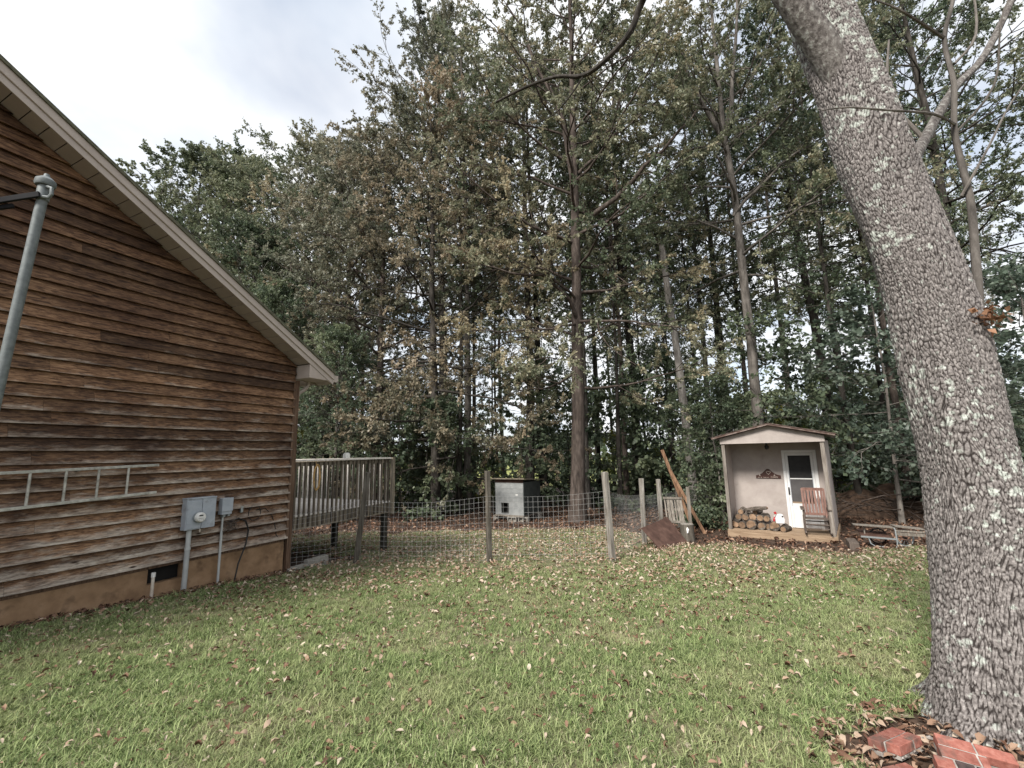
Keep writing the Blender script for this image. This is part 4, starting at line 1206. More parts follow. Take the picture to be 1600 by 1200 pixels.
# firewood on the porch floor
lg_r = np.random.default_rng(33)
LOGS = [(0.12, 0.30, 0.115, 0), (0.30, 0.24, 0.10, 0), (0.54, 0.18, 0.135, 0), (0.78, 0.26, 0.10, 0), (0.94, 0.34, 0.085, 0), (1.10, 0.22, 0.13, 0), (1.30, 0.36, 0.085, 0), (1.30, 0.16, 0.075, 0),
        (0.20, 0.40, 0.09, 1), (0.38, 0.36, 0.10, 1), (0.56, 0.40, 0.105, 1), (0.74, 0.42, 0.09, 1), (0.90, 0.40, 0.085, 1), (0.26, 0.44, 0.08, 2), (0.62, 0.46, 0.075, 2)]
LOGLAB = ['grey log at the left end of the firewood row', 'split log second in the bottom row of firewood', 'thick round log with dark cut end in the bottom row', 'log with tan cut end middle of the bottom row', 'slim log right of the middle of the firewood', 'largest round log with grey cut end near the jug', 'brown log with orange end under the jug', 'short thin log at the right end of the firewood',
          'log in second layer at the left of the firewood', 'small tan ended log in second layer left of middle', 'orange split log in the second layer of firewood', 'log in second layer right of the orange one', 'dark slanting log in second layer beside the jug', 'log on top of the pile at left', 'thin log topmost at the middle of the firewood']
zl = {0: 0.196, 1: 0.40, 2: 0.55}
for (lx, ly, lr, lay), lab in zip(LOGS, LOGLAB):
    t = empty('firewood_log', in_shed(lx, ly, zl[lay] + lr), SA + float(lg_r.uniform(-.25, .25)), label=lab, cat='log', group='firewood on the shed porch')
    ln = float(lg_r.uniform(0.36, 0.46))
    n_ = 10
    tlt = float(lg_r.uniform(-.06, .06))
    MB().tube([(0, 0, 0), (0.01, ln * .5, tlt * .5), (0, ln, tlt)], [lr, lr * 1.03, lr * .95], n_).build('bark', MT['logbark'], t, smooth=False)
    MB().tube([(0, -0.006, 0), (0, -0.001, 0)], lr * 0.86, n_).build('cut_end', MT['logend'], t)
tl = empty('firewood_log', in_shed(0.42, 0.33, 0.72), SA, label='long bark covered log lying crosswise on top of the firewood', cat='log', group='firewood on the shed porch')
MB().tube([(0, 0, -0.02), (0.25, 0.02, 0.03), (0.52, 0.03, 0.06)], [0.05, 0.06, 0.045], 8).build('bark', MT['logbark'], tl)
MB().tube([(0.521, 0.03, 0.06), (0.55, 0.032, 0.062)], [0.036, 0.02], 8).build('cut_end', MT['logend'], tl)
jg = empty('plastic_jug', in_shed(1.23, 0.30, 0.40), SA + 0.25, label='white plastic jug with a red cap lying on the firewood', cat='jug')
MB().prism([(-0.10, 0.0), (0.10, 0.0), (0.115, 0.10), (0.08, 0.24), (0.02, 0.25), (-0.06, 0.235), (-0.11, 0.12)], lambda p, t: (p[0], t, p[1]), -0.07, 0.07).build('body', MT['jug'], jg, bevel=0.02)
MB().prism([(0.035, 0.17), (0.075, 0.165), (0.085, 0.20), (0.05, 0.215)], lambda p, t: (p[0], t, p[1]), -0.0725, -0.071).build('handle_hole', MT['black'], jg)
MB().tube([(-0.085, 0, 0.245), (-0.10, 0, 0.30)], 0.032, 10).build('cap', MT['red'], jg)
j2 = empty('red_bottle', in_shed(1.10, 0.40, 0.36), SA, label='small red bottle half hidden behind the thick log', cat='bottle')
MB().tube([(0, 0, 0), (0, 0, 0.12), (0.0, 0, 0.17), (0, 0, 0.20)], [0.045, 0.045, 0.02, 0.02], 10).build('body', MT['red'], j2)
MB().tube([(0, 0, 0.201), (0, 0, 0.225)], 0.018, 8).build('cap', MT['white_plastic'], j2)

# rocking chair
rc = empty('rocking_chair', in_shed(2.06, 0.30, 0.197), SA + rad(6), label='wooden rocking chair with faded red slatted back on the shed porch', cat='chair')
for sx in (-0.27, 0.27):
    MB().tube([(sx, -0.46, 0.10), (sx, -0.30, 0.045), (sx, 0.0, 0.02), (sx, 0.28, 0.045), (sx, 0.42, 0.09)], 0.020, 6).build('rocker', MT['chairgrey'], rc)
    MB().bar((sx, -0.27, 0.05), (sx, -0.29, 0.63), 0.045, 0.045).build('front_leg', MT['chairgrey'], rc)
    MB().bar((sx, 0.20, 0.05), (sx, 0.20, 0.44), 0.045, 0.045).build('rear_leg', MT['chairgrey'], rc)
    MB().bar((sx * .9, 0.19, 0.36), (sx * .9, 0.38, 1.12), 0.045, 0.04).build('back_post', MT['redwood'], rc)
    MB().bar((sx * 1.06, -0.36, 0.645), (sx * 1.06, 0.30, 0.645), 0.085, 0.025).build('armrest', MT['chairgrey'], rc)
    MB().bar((sx, -0.26, 0.19), (sx, 0.20, 0.19), 0.025, 0.025).build('stretcher', MT['chairgrey'], rc)
    MB().bar((sx, -0.26, 0.29), (sx, 0.20, 0.29), 0.025, 0.025).build('stretcher', MT['chairgrey'], rc)
for z_ in (0.17, 0.27):
    MB().bar((-0.25, -0.275, z_), (0.25, -0.275, z_), 0.025, 0.025).build('stretcher', MT['chairgrey'], rc)
    MB().bar((-0.25, 0.20, z_ + .02), (0.25, 0.20, z_ + .02), 0.025, 0.025).build('stretcher', MT['chairgrey'], rc)
for i in range(7):
    MB().bar((-0.25, -0.28 + i * 0.075, 0.415 - 0.005 * i), (0.25, -0.28 + i * 0.075, 0.415 - 0.005 * i), 0.06, 0.02).build('seat_slat', MT['chairgrey'], rc)
for i in range(6):
    xa = -0.185 + i * 0.074
    MB().bar((xa, 0.225, 0.49), (xa, 0.37, 1.08), 0.05, 0.016, up=(0, 1, 0)).build('back_slat', MT['redwood'], rc)
MB().bar((-0.24, 0.378, 1.10), (0.24, 0.378, 1.10), 0.03, 0.075).build('top_rail', MT['redwood'], rc)
MB().bar((-0.24, 0.222, 0.475), (0.24, 0.222, 0.475), 0.03, 0.06).build('lower_rail', MT['redwood'], rc)

# ------------------------------------------------------------------ wheeled cart
ct = empty('garden_cart', (8.70, 10.70, gzf(8.7, 10.7)), rad(-22), label='old wheeled cart with planks laid across it right of the shed', cat='cart')
ct.scale = (0.72, 0.72, 0.72)
MB().hexa([(-1.02, -0.28, 0.64), (0.12, -0.30, 0.58), (0.14, 0.10, 0.58), (-0.99, 0.0, 0.64), (-1.02, -0.28, 0.665), (0.12, -0.30, 0.605), (0.14, 0.10, 0.605), (-0.99, 0.0, 0.665)]).build('top_board', MT['pallet'], ct)
MB().hexa([(0.06, -0.34, 0.63), (0.84, -0.26, 0.55), (0.84, 0.16, 0.55), (0.06, 0.12, 0.63), (0.06, -0.34, 0.655), (0.84, -0.26, 0.575), (0.84, 0.16, 0.575), (0.06, 0.12, 0.655)]).build('top_board', MT['pallet'], ct)
MB().hexa([(-0.86, -0.34, 0.30), (-0.10, -0.36, 0.26), (-0.04, 0.25, 0.36), (-0.8, 0.27, 0.42), (-0.86, -0.34, 0.325), (-0.10, -0.36, 0.285), (-0.04, 0.25, 0.385), (-0.8, 0.27, 0.445)]).build('lower_tray', MT['ply'], ct)
MB().bar((-0.88, -0.355, 0.31), (0.03, -0.37, 0.265), 0.02, 0.05).build('tray_rail', MT['galv'], ct)
MB().tube([(-0.68, -0.33, 0.30), (-0.64, -0.36, 0.10), (-0.54, -0.37, 0.03), (-0.08, -0.37, 0.0), (0.02, -0.37, 0.03), (0.04, -0.36, 0.12), (0.04, -0.34, 0.55), (0.02, -0.32, 0.60)], 0.018, 8).build('leg_tube', MT['galv'], ct, smooth=True)
MB().bar((0.04, -0.30, 0.42), (0.78, -0.28, 0.40), 0.025, 0.09).build('side_rail', MT['pallet'], ct)
MB().bar((0.06, -0.30, 0.52), (0.78, -0.28, 0.49), 0.025, 0.05).build('side_rail', MT['pallet'], ct)
MB().bar((-0.70, -0.1, 0.32), (-0.70, -0.1, 0.63), 0.03, 0.03).build('strut', MT['pallet'], ct)
MB().bar((0.72, -0.2, 0.3), (0.72, -0.2, 0.55), 0.03, 0.03).build('strut', MT['pallet'], ct)
def wheel(cx, cy, r, mtt, ry):
    wt = MB()
    pts = [(cx + r * math.cos(a) * math.cos(ry), cy + r * math.cos(a) * math.sin(ry), r + 0.0 + r * math.sin(a) * 0.98 + 0.02) for a in np.linspace(0, 2 * math.pi, 25)]
    wo = wt.tube(pts, 0.024, 6, cap=False).build('wheel', mtt, ct, smooth=True)
    sp_ = MB()
    for k_ in range(10):
        a = k_ * math.pi / 5
        sp_.tube([(cx, cy, r + 0.02), (cx + r * math.cos(a) * math.cos(ry), cy + r * math.cos(a) * math.sin(ry), r + 0.02 + r * math.sin(a) * .98)], 0.005, 4)
    sp_.build('spokes', MT['galv'], wo)
    MB().tube([(cx + 0.05 * math.sin(ry), cy - 0.05 * math.cos(ry), r + .02), (cx - 0.05 * math.sin(ry), cy + 0.05 * math.cos(ry), r + .02)], 0.03, 8).build('hub', MT['black'], wo)
wheel(-0.28, 0.15, 0.24, MT['black'], 0.15)
wheel(0.34, -0.10, 0.25, MT['galv'], 0.35)
tb = world_thing(MB().box(-0.09, 0.09, -0.3, 0.3, 0, 0.17), 'timber_block', MT['chairgrey'], (7.62, 10.45, gzf(7.62, 10.45) + 0.0), 'dark squared timber block lying between shed and cart', 'timber', rz=rad(-30), bevel=0.01)
r_m = np.random.default_rng(77)

# ------------------------------------------------------------------ broken brick pieces by the big tree
def brick_chunk(loc, rot, rows, lab, dark_front=False, label2=None):
    t = empty('brick_chunk', loc, 0, label=lab, cat='bricks')
    t.rotation_euler = rot
    t.scale = (0.76, 0.76, 0.76)
    bw, bh, bt, j = 0.195, 0.088, 0.062, 0.011
    rr = np.random.default_rng(int(abs(loc[0]) * 1000))
    xmin, xmax = 9, -9
    for iy, row in enumerate(rows):
        for (x0, x1) in row:
            y0 = iy * (bh + j)
            mt = MT['brickdark'] if (dark_front and iy == 0 and x0 > 0.1) else MT['brick']
            dzz = float(rr.uniform(-.002, .002))
            MB().box(x0, x1, y0, y0 + bh, 0.0 + dzz, bt + dzz).build('brick', mt, t, bevel=0.005)
            xmin = min(xmin, x0); xmax = max(xmax, x1)
    yb = len(rows) * (bh + j) - j
    m = MB()
    # mortar bed below and in the joints, ragged
    n = 9
    pts = []
    for iy, row in enumerate(rows):
        x0 = row[0][0]; x1 = row[-1][1]
        m.box(x0 + 0.004, x1 - 0.004, iy * (bh + j) + 0.004, iy * (bh + j) + bh - 0.004, -0.028 - 0.004 * iy, -0.001)
        if iy:
            pr = rows[iy - 1]
            m.box(max(x0, pr[0][0]), min(x1, pr[-1][1]), iy * (bh + j) - j + .0005, iy * (bh + j) - .0005, -0.02, bt - 0.006)
        for (a0, a1), (b0, b1) in zip(row[:-1], row[1:]):
            m.box(a1 + .0005, b0 - .0005, iy * (bh + j) + .001, iy * (bh + j) + bh - .001, -0.02, bt - 0.006)
    for q in range(8):
        cx = float(rr.uniform(xmin, xmax)); cy = float(rr.choice([-0.006, yb + 0.006])); cz = float(rr.uniform(-.02, .02)); s_ = float(rr.uniform(.008, .02))
        m.tube([(cx - s_, cy, cz), (cx, cy, cz + s_ * .3), (cx + s_, cy, cz)], [s_ * .4, s_ * .7, s_ * .3], 6)
    m.build('mortar', MT['mortar'], t)
    return t

gb = gzf(2.2, 2.8)
brick_chunk((2.07, 2.69, gb + 0.05), (rad(-8), rad(3), rad(26)), [[(0.0, 0.195), (0.206, 0.31)], [(-0.04, 0.11), (0.121, 0.316)]], 'brick fragment of four red bricks lying left of the others by the trunk')
brick_chunk((2.10, 2.51, gb + 0.085), (rad(16), rad(5), rad(-27)), [[(0.0, 0.10), (0.111, 0.205), (0.216, 0.411)], [(0.05, 0.245), (0.256, 0.30)], [(0.06, 0.255), (0.266, 0.461)]], 'largest brick fragment with sooty front bricks at the foot of the trunk', dark_front=True)
brick_chunk((1.90, 2.43, gb + 0.045), (rad(-5), rad(0), rad(12)), [[(0.0, 0.07), (0.081, 0.18)], [(0.0, 0.10), (0.111, 0.2)]], 'smallest brick fragment lying in the leaves in front of the other two')

# ------------------------------------------------------------------ trees
def tubes_np(P, R, k):
    """P (m,n,3) polylines, R (m,n) radii -> verts, quads"""
    m, n, _ = P.shape
    T = np.empty_like(P)
    T[:, 1:-1] = P[:, 2:] - P[:, :-2]; T[:, 0] = P[:, 1] - P[:, 0]; T[:, -1] = P[:, -1] - P[:, -2]
    T /= np.linalg.norm(T, axis=2, keepdims=True) + 1e-9
    ref = np.where(np.abs(T[:, :1, 2:3]) > 0.9, np.array([[[1.0, 0.1, 0]]]), np.array([[[0, 0.1, 1.0]]]))
    X = np.cross(T, np.broadcast_to(ref, T.shape)); X /= np.linalg.norm(X, axis=2, keepdims=True) + 1e-9
    Y = np.cross(T, X)
    a = np.arange(k) * 2 * np.pi / k
    V = P[:, :, None, :] + R[:, :, None, None] * (X[:, :, None, :] * np.cos(a)[None, None, :, None] + Y[:, :, None, :] * np.sin(a)[None, None, :, None])
    b = (np.arange(m) * n * k)[:, None, None]
    i = (np.arange(n - 1) * k)[None, :, None]
    j = np.arange(k)[None, None, :]; j2 = (j + 1) % k
    F = np.stack(np.broadcast_arrays(b + i + j, b + i + j2, b + i + k + j2, b + i + k + j), -1).reshape(-1, 4)
    return V.reshape(-1, 3), F


def cat_geo(parts):
    V, F, o = [], [], 0
    for v, f in parts:
        V.append(v); F.append(f + o); o += len(v)
    return np.concatenate(V), np.concatenate(F)


def unit(v):
    return v / (np.linalg.norm(v, axis=-1, keepdims=True) + 1e-9)


def polywalk(r, p, d, length, n, noise, bend):
    """vectorised wandering polylines; bend added to the direction at each step"""
    m = len(p)
    P = np.empty((m, n, 3)); P[:, 0] = p
    for k in range(1, n):
        d = unit(d + r.normal(0, noise, (m, 3)) + bend)
        P[:, k] = P[:, k - 1] + d * (length / (n - 1))[:, None]
    return P


def sample(P, idx, u):
    n = P.shape[1]
    f = u * (n - 1); i = np.clip(f.astype(int), 0, n - 2); w_ = (f - i)[:, None]
    a = P[idx, i]; b = P[idx, i + 1]
    return a * (1 - w_) + b * w_, unit(b - a)


def side_dirs(r, tan, ang, flat=0.45):
    rnd = r.normal(0, 1, tan.shape); rnd[:, 2] *= flat
    perp = unit(rnd - tan * np.sum(rnd * tan, 1, keepdims=True))
    return unit(tan * np.cos(ang)[:, None] + perp * np.sin(ang)[:, None])


def leaf_quads(r, p, ax, ln, wd, upb=0.8, fold=0.25):
    n = len(p)
    ax = unit(ax)
    nr = r.normal(0, 0.75, (n, 3)); nr[:, 2] += upb
    sd = unit(np.cross(ax, nr)); up = np.cross(sd, ax)
    mid = p + ax * (ln * 0.48)[:, None] - up * (ln * fold * 0.25)[:, None]
    tip = p + ax * ln[:, None] - up * (ln * r.uniform(0, .35, n))[:, None]
    fo = up * (wd * fold)[:, None]
    V = np.stack([p, mid + sd * wd[:, None] + fo, tip, mid - sd * wd[:, None] + fo], 1).reshape(-1, 3)
    b = np.arange(n)[:, None] * 4
    F = np.concatenate([b + np.array([[0, 1, 2]]), b + np.array([[0, 2, 3]])])
    return V, F


def tree_geo(seed, path, r0, r1, nl, t0, t1, limb, el0, el1, bend=0.0, noise=0.12, m2=9, m3=6, lpt=14, ll=0.16, lw=0.33, az=None, extra=None,
             sub=0.47, twig=(0.25, 0.6), tmean=0.45, tvar=0.22, flat=0.45, flare=0.35, k0=14, leafdrop=0.35, limb_min=0.08):
    """limb: function of 0..1 along the crown -> limb length"""
    r = np.random.default_rng(seed)
    path = np.array(path, float)
    zf = np.concatenate([[0], np.cumsum(np.linalg.norm(np.diff(path, axis=0), axis=1))]); zf /= zf[-1]
    n0 = 18
    tt = np.linspace(0, 1, n0)
    TP = np.stack([np.interp(tt, zf, path[:, i]) for i in range(3)], 1)
    wob = np.cumsum(r.normal(0, 0.02, (n0, 3)), 0); wob[:, 2] = 0; wob[0] = 0
    TP = TP + wob * min(1.0, r0 * 4)
    TR = r0 + (r1 - r0) * tt ** 0.9
    TR = TR * (1 + flare * np.exp(-tt * np.linalg.norm(path[-1] - path[0]) / 0.45)) * (1 + r.normal(0, 0.025, n0))
    wood = [tubes_np(TP[None], TR[None], k0)]
    P1 = None
    # limbs
    t = np.linspace(t0, t1, nl) + r.uniform(-.5, .5, nl) * (t1 - t0) / nl
    t = np.clip(t, 0.02, 0.995)
    q = (t - t0) / max(1e-6, (t1 - t0)); q = np.clip(q, 0, 1)
    a = np.arange(nl) * 2.399 + r.uniform(-.5, .5, nl) if az is None else r.uniform(az[0], az[1], nl)
    el = el0 + (el1 - el0) * q + r.normal(0, 0.13, nl)
    Ln = np.array([limb(v) for v in q]) * r.uniform(0.86, 1.1, nl)
    d = np.stack([np.cos(a) * np.cos(el), np.sin(a) * np.cos(el), np.sin(el)], 1)
    sp, _ = sample(TP[None], np.zeros(nl, int), t)
    P1 = polywalk(r, sp, d, Ln, 9, noise, np.array([0, 0, bend]))
    R1 = np.minimum(np.interp(t, tt, TR) * 0.42, 0.0105 * Ln + 0.010)[:, None] * np.linspace(1, 0.22, 9)[None]
    wood.append(tubes_np(P1, R1, 6))
    if extra:
        for pts, ra, rb in extra:
            pts = np.array(pts, float)
            zz_ = np.linspace(0, 1, len(pts)); t9 = np.linspace(0, 1, 9)
            E = np.stack([np.interp(t9, zz_, pts[:, i]) for i in range(3)], 1)[None]
            E = E + np.concatenate([np.zeros((1, 1, 3)), r.normal(0, 0.05, (1, 8, 3))], 1)
            P1 = np.concatenate([P1, E]); R1 = np.concatenate([R1, np.linspace(ra, rb, 9)[None]])
            wood.append(tubes_np(E, np.linspace(ra, rb, 9)[None], 7))
            Ln = np.concatenate([Ln, [np.linalg.norm(pts[-1] - pts[0])]])
    nl = len(P1)
    ltint = np.clip(r.normal(tmean, tvar, nl), 0.02, 0.98)
    # second order
    i2 = np.repeat(np.arange(nl), m2)
    u2 = np.tile(np.linspace(0.22, 1.0, m2), nl) + r.uniform(-.06, .06, nl * m2); u2 = np.clip(u2, 0.05, 1)
    p2, t2 = sample(P1, i2, u2)
    d2 = side_dirs(r, t2, r.uniform(0.5, 1.25, len(i2)) * np.where(u2 > .97, .3, 1), flat)
    L2 = (Ln[i2] * sub * (1.28 - 0.88 * u2) + 0.25) * r.uniform(.65, 1.25, len(i2))
    P2 = polywalk(r, p2, d2, L2, 5, 0.16, np.array([0, 0, bend * 0.8 + 0.02]))
    R2 = np.minimum(np.maximum(R1[i2, 4] * 0.7, 0.006), 0.005 + 0.007 * L2)[:, None] * np.linspace(1, 0.35, 5)[None]
    small = [tubes_np(P2, R2, 4)]
    # twigs
    i3 = np.repeat(np.arange(len(P2)), m3)
    u3 = np.tile(np.linspace(0.25, 1.0, m3), len(P2)) + r.uniform(-.08, .08, len(i3)); u3 = np.clip(u3, 0.05, 1)
    p3, t3 = sample(P2, i3, u3)
    d3 = side_dirs(r, t3, r.uniform(0.3, 1.1, len(i3)), flat + .15)
    L3 = r.uniform(twig[0], twig[1], len(i3))
    P3 = polywalk(r, p3, d3, L3, 3, 0.15, np.array([0, 0, -0.05]))
    R3 = np.full((len(P3), 1), 0.0035) * np.array([[1.1, .8, .5]])
    small.append(tubes_np(P3, R3, 3))
    # leaves
    i4 = np.repeat(np.arange(len(P3)), lpt)
    u4 = r.uniform(0.1, 1.0, len(i4))
    p4, t4 = sample(P3, i4, u4)
    p4 = p4 + r.normal(0, 0.035, p4.shape)
    a4 = unit(t4 * 0.7 + r.normal(0, 0.6, t4.shape) + np.array([0, 0, -leafdrop]))
    ln = ll * r.uniform(0.6, 1.25, len(i4))
    lv, lf = leaf_quads(r, p4, a4, ln, ln * lw * r.uniform(.7, 1.2, len(i4)))
    sub_t = np.clip(ltint[i2][i3] + r.normal(0, .10, len(i3)), 0, 1)
    tn = np.repeat(np.clip(sub_t[i4] + r.normal(0, 0.12, len(i4)), 0, 1), 4)
    return cat_geo(wood), cat_geo(small), (lv, lf, tn)


def build_tree(name, geo, loc, bark, leaf, rz=0.0, sc=1.0, **kw):
    root = empty(name, loc, rz, **kw)
    root.scale = (sc, sc, sc)
    (wv, wf), (sv, sf), (lv, lf, tn) = geo
    tr_ = link_mesh('trunk', np_mesh('trunk', wv, wf), MT[bark], root, smooth=True)
    link_mesh('branches', np_mesh('branches', sv, sf), MT[bark], root, smooth=True)
    if len(lv):
        link_mesh('crown', np_mesh('crown', lv, lf, tn), MT[leaf], root)
    return root


def copy_thing(root, loc, rz, sc, label=None, leaf=None, szz=None):
    c = root.copy(); COL.objects.link(c)
    c.location = loc; c.rotation_euler = (0, 0, rz); c.scale = (sc, sc, szz or sc)
    if label: c['label'] = label
    for ch in root.children:
        d = ch.copy(); COL.objects.link(d); d.parent = c
        if leaf and ch.name.split('.')[0] == 'crown':
            d.material_slots[0].link = 'OBJECT'
            d.material_slots[0].material = MT[leaf]
    return c


def gl(x, y, dz=0.0):
    return Vector((x, y, gzf(x, y) + dz))

R90 = math.pi / 2
dome = lambda a, b, c: (lambda q: a + (b - a) * math.sin(min(1, q / c) * R90) if q < c else b * math.sqrt(max(0.03, 1 - ((q - c) / (1.02 - c)) ** 2)))

# -- hero trees along the edge of the wood
C0 = gl(2.32, 16.9)
def rel(base, pts): return [(p[0] - base.x, p[1] - base.y, p[2] - base.z) for p in pts]
ex = [(rel(C0, [(2.95, 16.9, 13.0), (4.18, 16.5, 14.04), (5.69, 16.0, 15.06), (7.77, 15.5, 17.47)]), 0.075, 0.015),
      (rel(C0, [(2.9, 16.9, 10.6), (4.18, 16.0, 11.3), (5.35, 15.5, 12.24), (6.48, 15.0, 13.37), (7.34, 15.0, 14.36)]), 0.12, 0.03),
      (rel(C0, [(2.64, 16.9, 6.5), (2.29, 16.3, 7.26), (1.27, 15.5, 7.99), (0.09, 15.0, 7.93), (-1.14, 14.6, 8.09)]), 0.085, 0.02),
      (rel(C0, [(2.62, 16.8, 6.5), (1.72, 16.0, 6.12), (0.04, 15.0, 5.68), (-1.22, 14.0, 5.61)]), 0.05, 0.012),
      (rel(C0, [(2.75, 16.9, 11.5), (2.5, 16.7, 15.0), (1.2, 16.8, 18.5), (0.2, 17, 21.5)]), 0.14, 0.03)]
geo = tree_geo(101, [(0, 0, -.3), (0.1, 0, 3), (.33, 0, 8), (.5, 0, 14), (.65, 0, 22), (.7, 0, 25)], 0.295, 0.05, 42, 0.21, 0.98, dome(4.4, 5.4, 0.35), 0.02, 0.95, bend=0.03, extra=ex, m2=9, m3=5, lpt=31, ll=0.122, lw=0.32, tmean=0.5, az=None)
build_tree('oak_tree', geo, C0, 'bark_brown', 'lf_olive', label='tall oak in the centre with a thick straight brown trunk and spreading limbs', cat='tree')

geo = tree_geo(102, [(0, 0, -.3), (-0.1, 0, 4), (-.3, 0.1, 10), (-.3, 0, 19)], 0.23, 0.04, 46, 0.10, 0.98, dome(4.3, 5.6, 0.3), -0.18, 0.75, bend=-0.01, m2=10, m3=5, lpt=31, ll=0.122, lw=0.32, tmean=0.66, tvar=0.2)
build_tree('oak_tree', geo, gl(-3.3, 19.3), 'bark_dark', 'lf_copper', rz=0.5, label='copper leaved oak with low sweeping boughs behind the deck', cat='tree')

geo = tree_geo(103, [(0, 0, -.3), (0.2, 0, 6), (0.1, 0.3, 19.5)], 0.24, 0.04, 42, 0.16, 0.98, dome(4.0, 5.2, 0.35), 0.0, 0.85, m2=10, m3=5, lpt=31, ll=0.122, lw=0.32, tmean=0.5)
build_tree('oak_tree', geo, gl(-6.9, 22.0), 'bark_brown', 'lf_dull', label='dull brown rounded oak rising behind the left end of the deck', cat='tree')

geo = tree_geo(104, [(0, 0, -.3), (0.2, 0, 8), (-0.2, 0.3, 18), (-.3, 0, 29)], 0.30, 0.05, 58, 0.32, 0.98, dome(4.6, 5.6, 0.4), 0.3, 1.0, bend=0.02, m2=9, m3=5, lpt=31, ll=0.122, lw=0.32, tmean=0.45)
build_tree('oak_tree', geo, gl(-4.0, 24.0), 'bark_grey', 'lf_dull', label='tallest airy oak whose top meets the open sky at the left', cat='tree')

geo = tree_geo(105, [(0, 0, -.3), (0.2, 0, 8), (0.3, 0.3, 26)], 0.25, 0.05, 32, 0.40, 0.98, dome(4.0, 4.6, 0.4), 0.1, 0.95, m2=9, m3=5, lpt=31, ll=0.122, lw=0.32, tmean=0.5)
t825 = build_tree('oak_tree', geo, gl(0.75, 22.3), 'bark_dark', 'lf_olive', label='dark trunked oak with twin stem behind the dog house', cat='tree')
copy_thing(t825, gl(1.55, 23.0), 2.2, 0.93, label='slightly thinner companion oak close to the dark twin stem')

geo = tree_geo(106, [(0, 0, -.3), (0.1, 0, 6), (0.2, 0, 18.5)], 0.24, 0.04, 48, 0.25, 0.98, dome(3.6, 5.0, 0.45), 0.2, 0.9, m2=9, m3=5, lpt=31, ll=0.122, lw=0.32, tmean=0.4)
T4 = build_tree('oak_tree', geo, gl(-13.0, 27.5), 'bark_brown', 'lf_olive', sc=1.22, label='grey green oak with gaps of sky in its crown left of the brown oaks', cat='tree')
c_ = copy_thing(T4, gl(-9.6, 25.0), 1.7, 1.08, label='fuller brownish oak between the grey green oak and the copper oak', leaf='lf_dull')
geo = tree_geo(107, [(0, 0, -.3), (0.1, 0, 6), (0.1, 0, 17.5)], 0.24, 0.04, 52, 0.12, 0.99, dome(3.4, 4.6, 0.4), 0.1, 1.0, m2=10, m3=5, lpt=28, ll=0.125, lw=0.40, tmean=0.5)
T5 = build_tree('maple_tree', geo, gl(-20.0, 31.0), 'bark_grey', 'lf_light', sc=1.38, label='light green maple with rounded top above the roof slope', cat='tree')
copy_thing(T5, gl(-25.5, 33.0), 1.1, 1.5, label='green maple farthest along the roof slope with thin twigs at its top')
copy_thing(T5, gl(-15.0, 24.5), 2.0, 0.88, label='low dense green maple just above the middle of the roof edge', leaf='lf_green')
copy_thing(T5, gl(-11.0, 20.8), 4.0, 0.60, label='small green maple peeping over the lower roof edge', leaf='lf_green')
copy_thing(T5, gl(-7.4, 18.6), 5.2, 0.44, label='bushy dark green maple beside the eave corner', leaf='lf_green')

C6 = gl(9.33, 17.0)
ex = [(rel(C6, [(9.2, 17, 14.6), (8.7, 17, 15.9), (8.1, 16.8, 16.9), (7.0, 16.5, 19.0)]), 0.13, 0.03),
      (rel(C6, [(9.2, 17, 14.2), (9.5, 16.6, 16.2), (9.9, 16.4, 19.0), (10.4, 16.2, 23.0)]), 0.12, 0.03),
      (rel(C6, [(9.3, 17, 11.0), (10.4, 16.4, 12.2), (11.8, 16.0, 13.3), (13.0, 15.6, 13.9)]), 0.07, 0.02)]
geo = tree_geo(108, [(0, 0, -.3), (0.08, 0, 5), (0.09, 0, 7), (.03, 0, 10.3), (.06, 0, 13.0), (-.17, 0, 16), (-.2, 0, 24)], 0.235, 0.05, 34, 0.40, 0.98, dome(4.6, 5.4, 0.4), 0.1, 0.95, extra=ex, m2=9, m3=5, lpt=31, ll=0.122, lw=0.32, tmean=0.45)
build_tree('oak_tree', geo, C6, 'bark_grey', 'lf_olive', label='pale grey forked oak trunk rising just behind the shed roof', cat='tree')

# bare leaning snag
C7 = gl(7.6, 19.1)
geo = tree_geo(109, [(0, 0, -.3), (-.12, 0, 4), (-.32, 0, 8), (-.6, 0, 11.9)], 0.21, 0.13, 5, 0.55, 0.97, lambda q: 0.6, 0.2, 0.6, m2=2, m3=1, lpt=1, ll=0.1, sub=0.3)
sn = empty('dead_tree', C7, 0, label='bare leaning dead trunk with a broken top beside the boards', cat='tree')
link_mesh('trunk', np_mesh('trunk', *geo[0]), MT['bark_pale'], sn, smooth=True)

geo = tree_geo(110, [(0, 0, -.3), (0.1, 0, 6), (-0.2, 0.3, 15), (0, 0, 25)], 0.25, 0.05, 34, 0.40, 0.98, dome(4.2, 5.2, 0.4), 0.1, 0.95, m2=9, m3=5, lpt=31, ll=0.122, lw=0.32, tmean=0.35)
T8 = build_tree('oak_tree', geo, gl(14.2, 20.0), 'bark_dark', 'lf_green', label='dark forked oak between the shed and the lichen covered trunk', cat='tree')
copy_thing(T8, gl(17.2, 16.4), 2.4, 0.95, label='grey straight oak standing to the right of the lichen covered trunk', leaf='lf_olive')
copy_thing(T8, gl(21.5, 20.5), 4.1, 1.0, label='green oak deepest at the right behind the grey straight oak')
copy_thing(T8, gl(11.6, 24.0), 5.0, 1.02, label='slender oak seen over the right half of the shed roof', leaf='lf_olive')
copy_thing(T8, gl(6.2, 22.5), 0.9, 1.05, label='tall oak with dark foliage between the centre oak and the dead trunk', leaf='lf_olive')

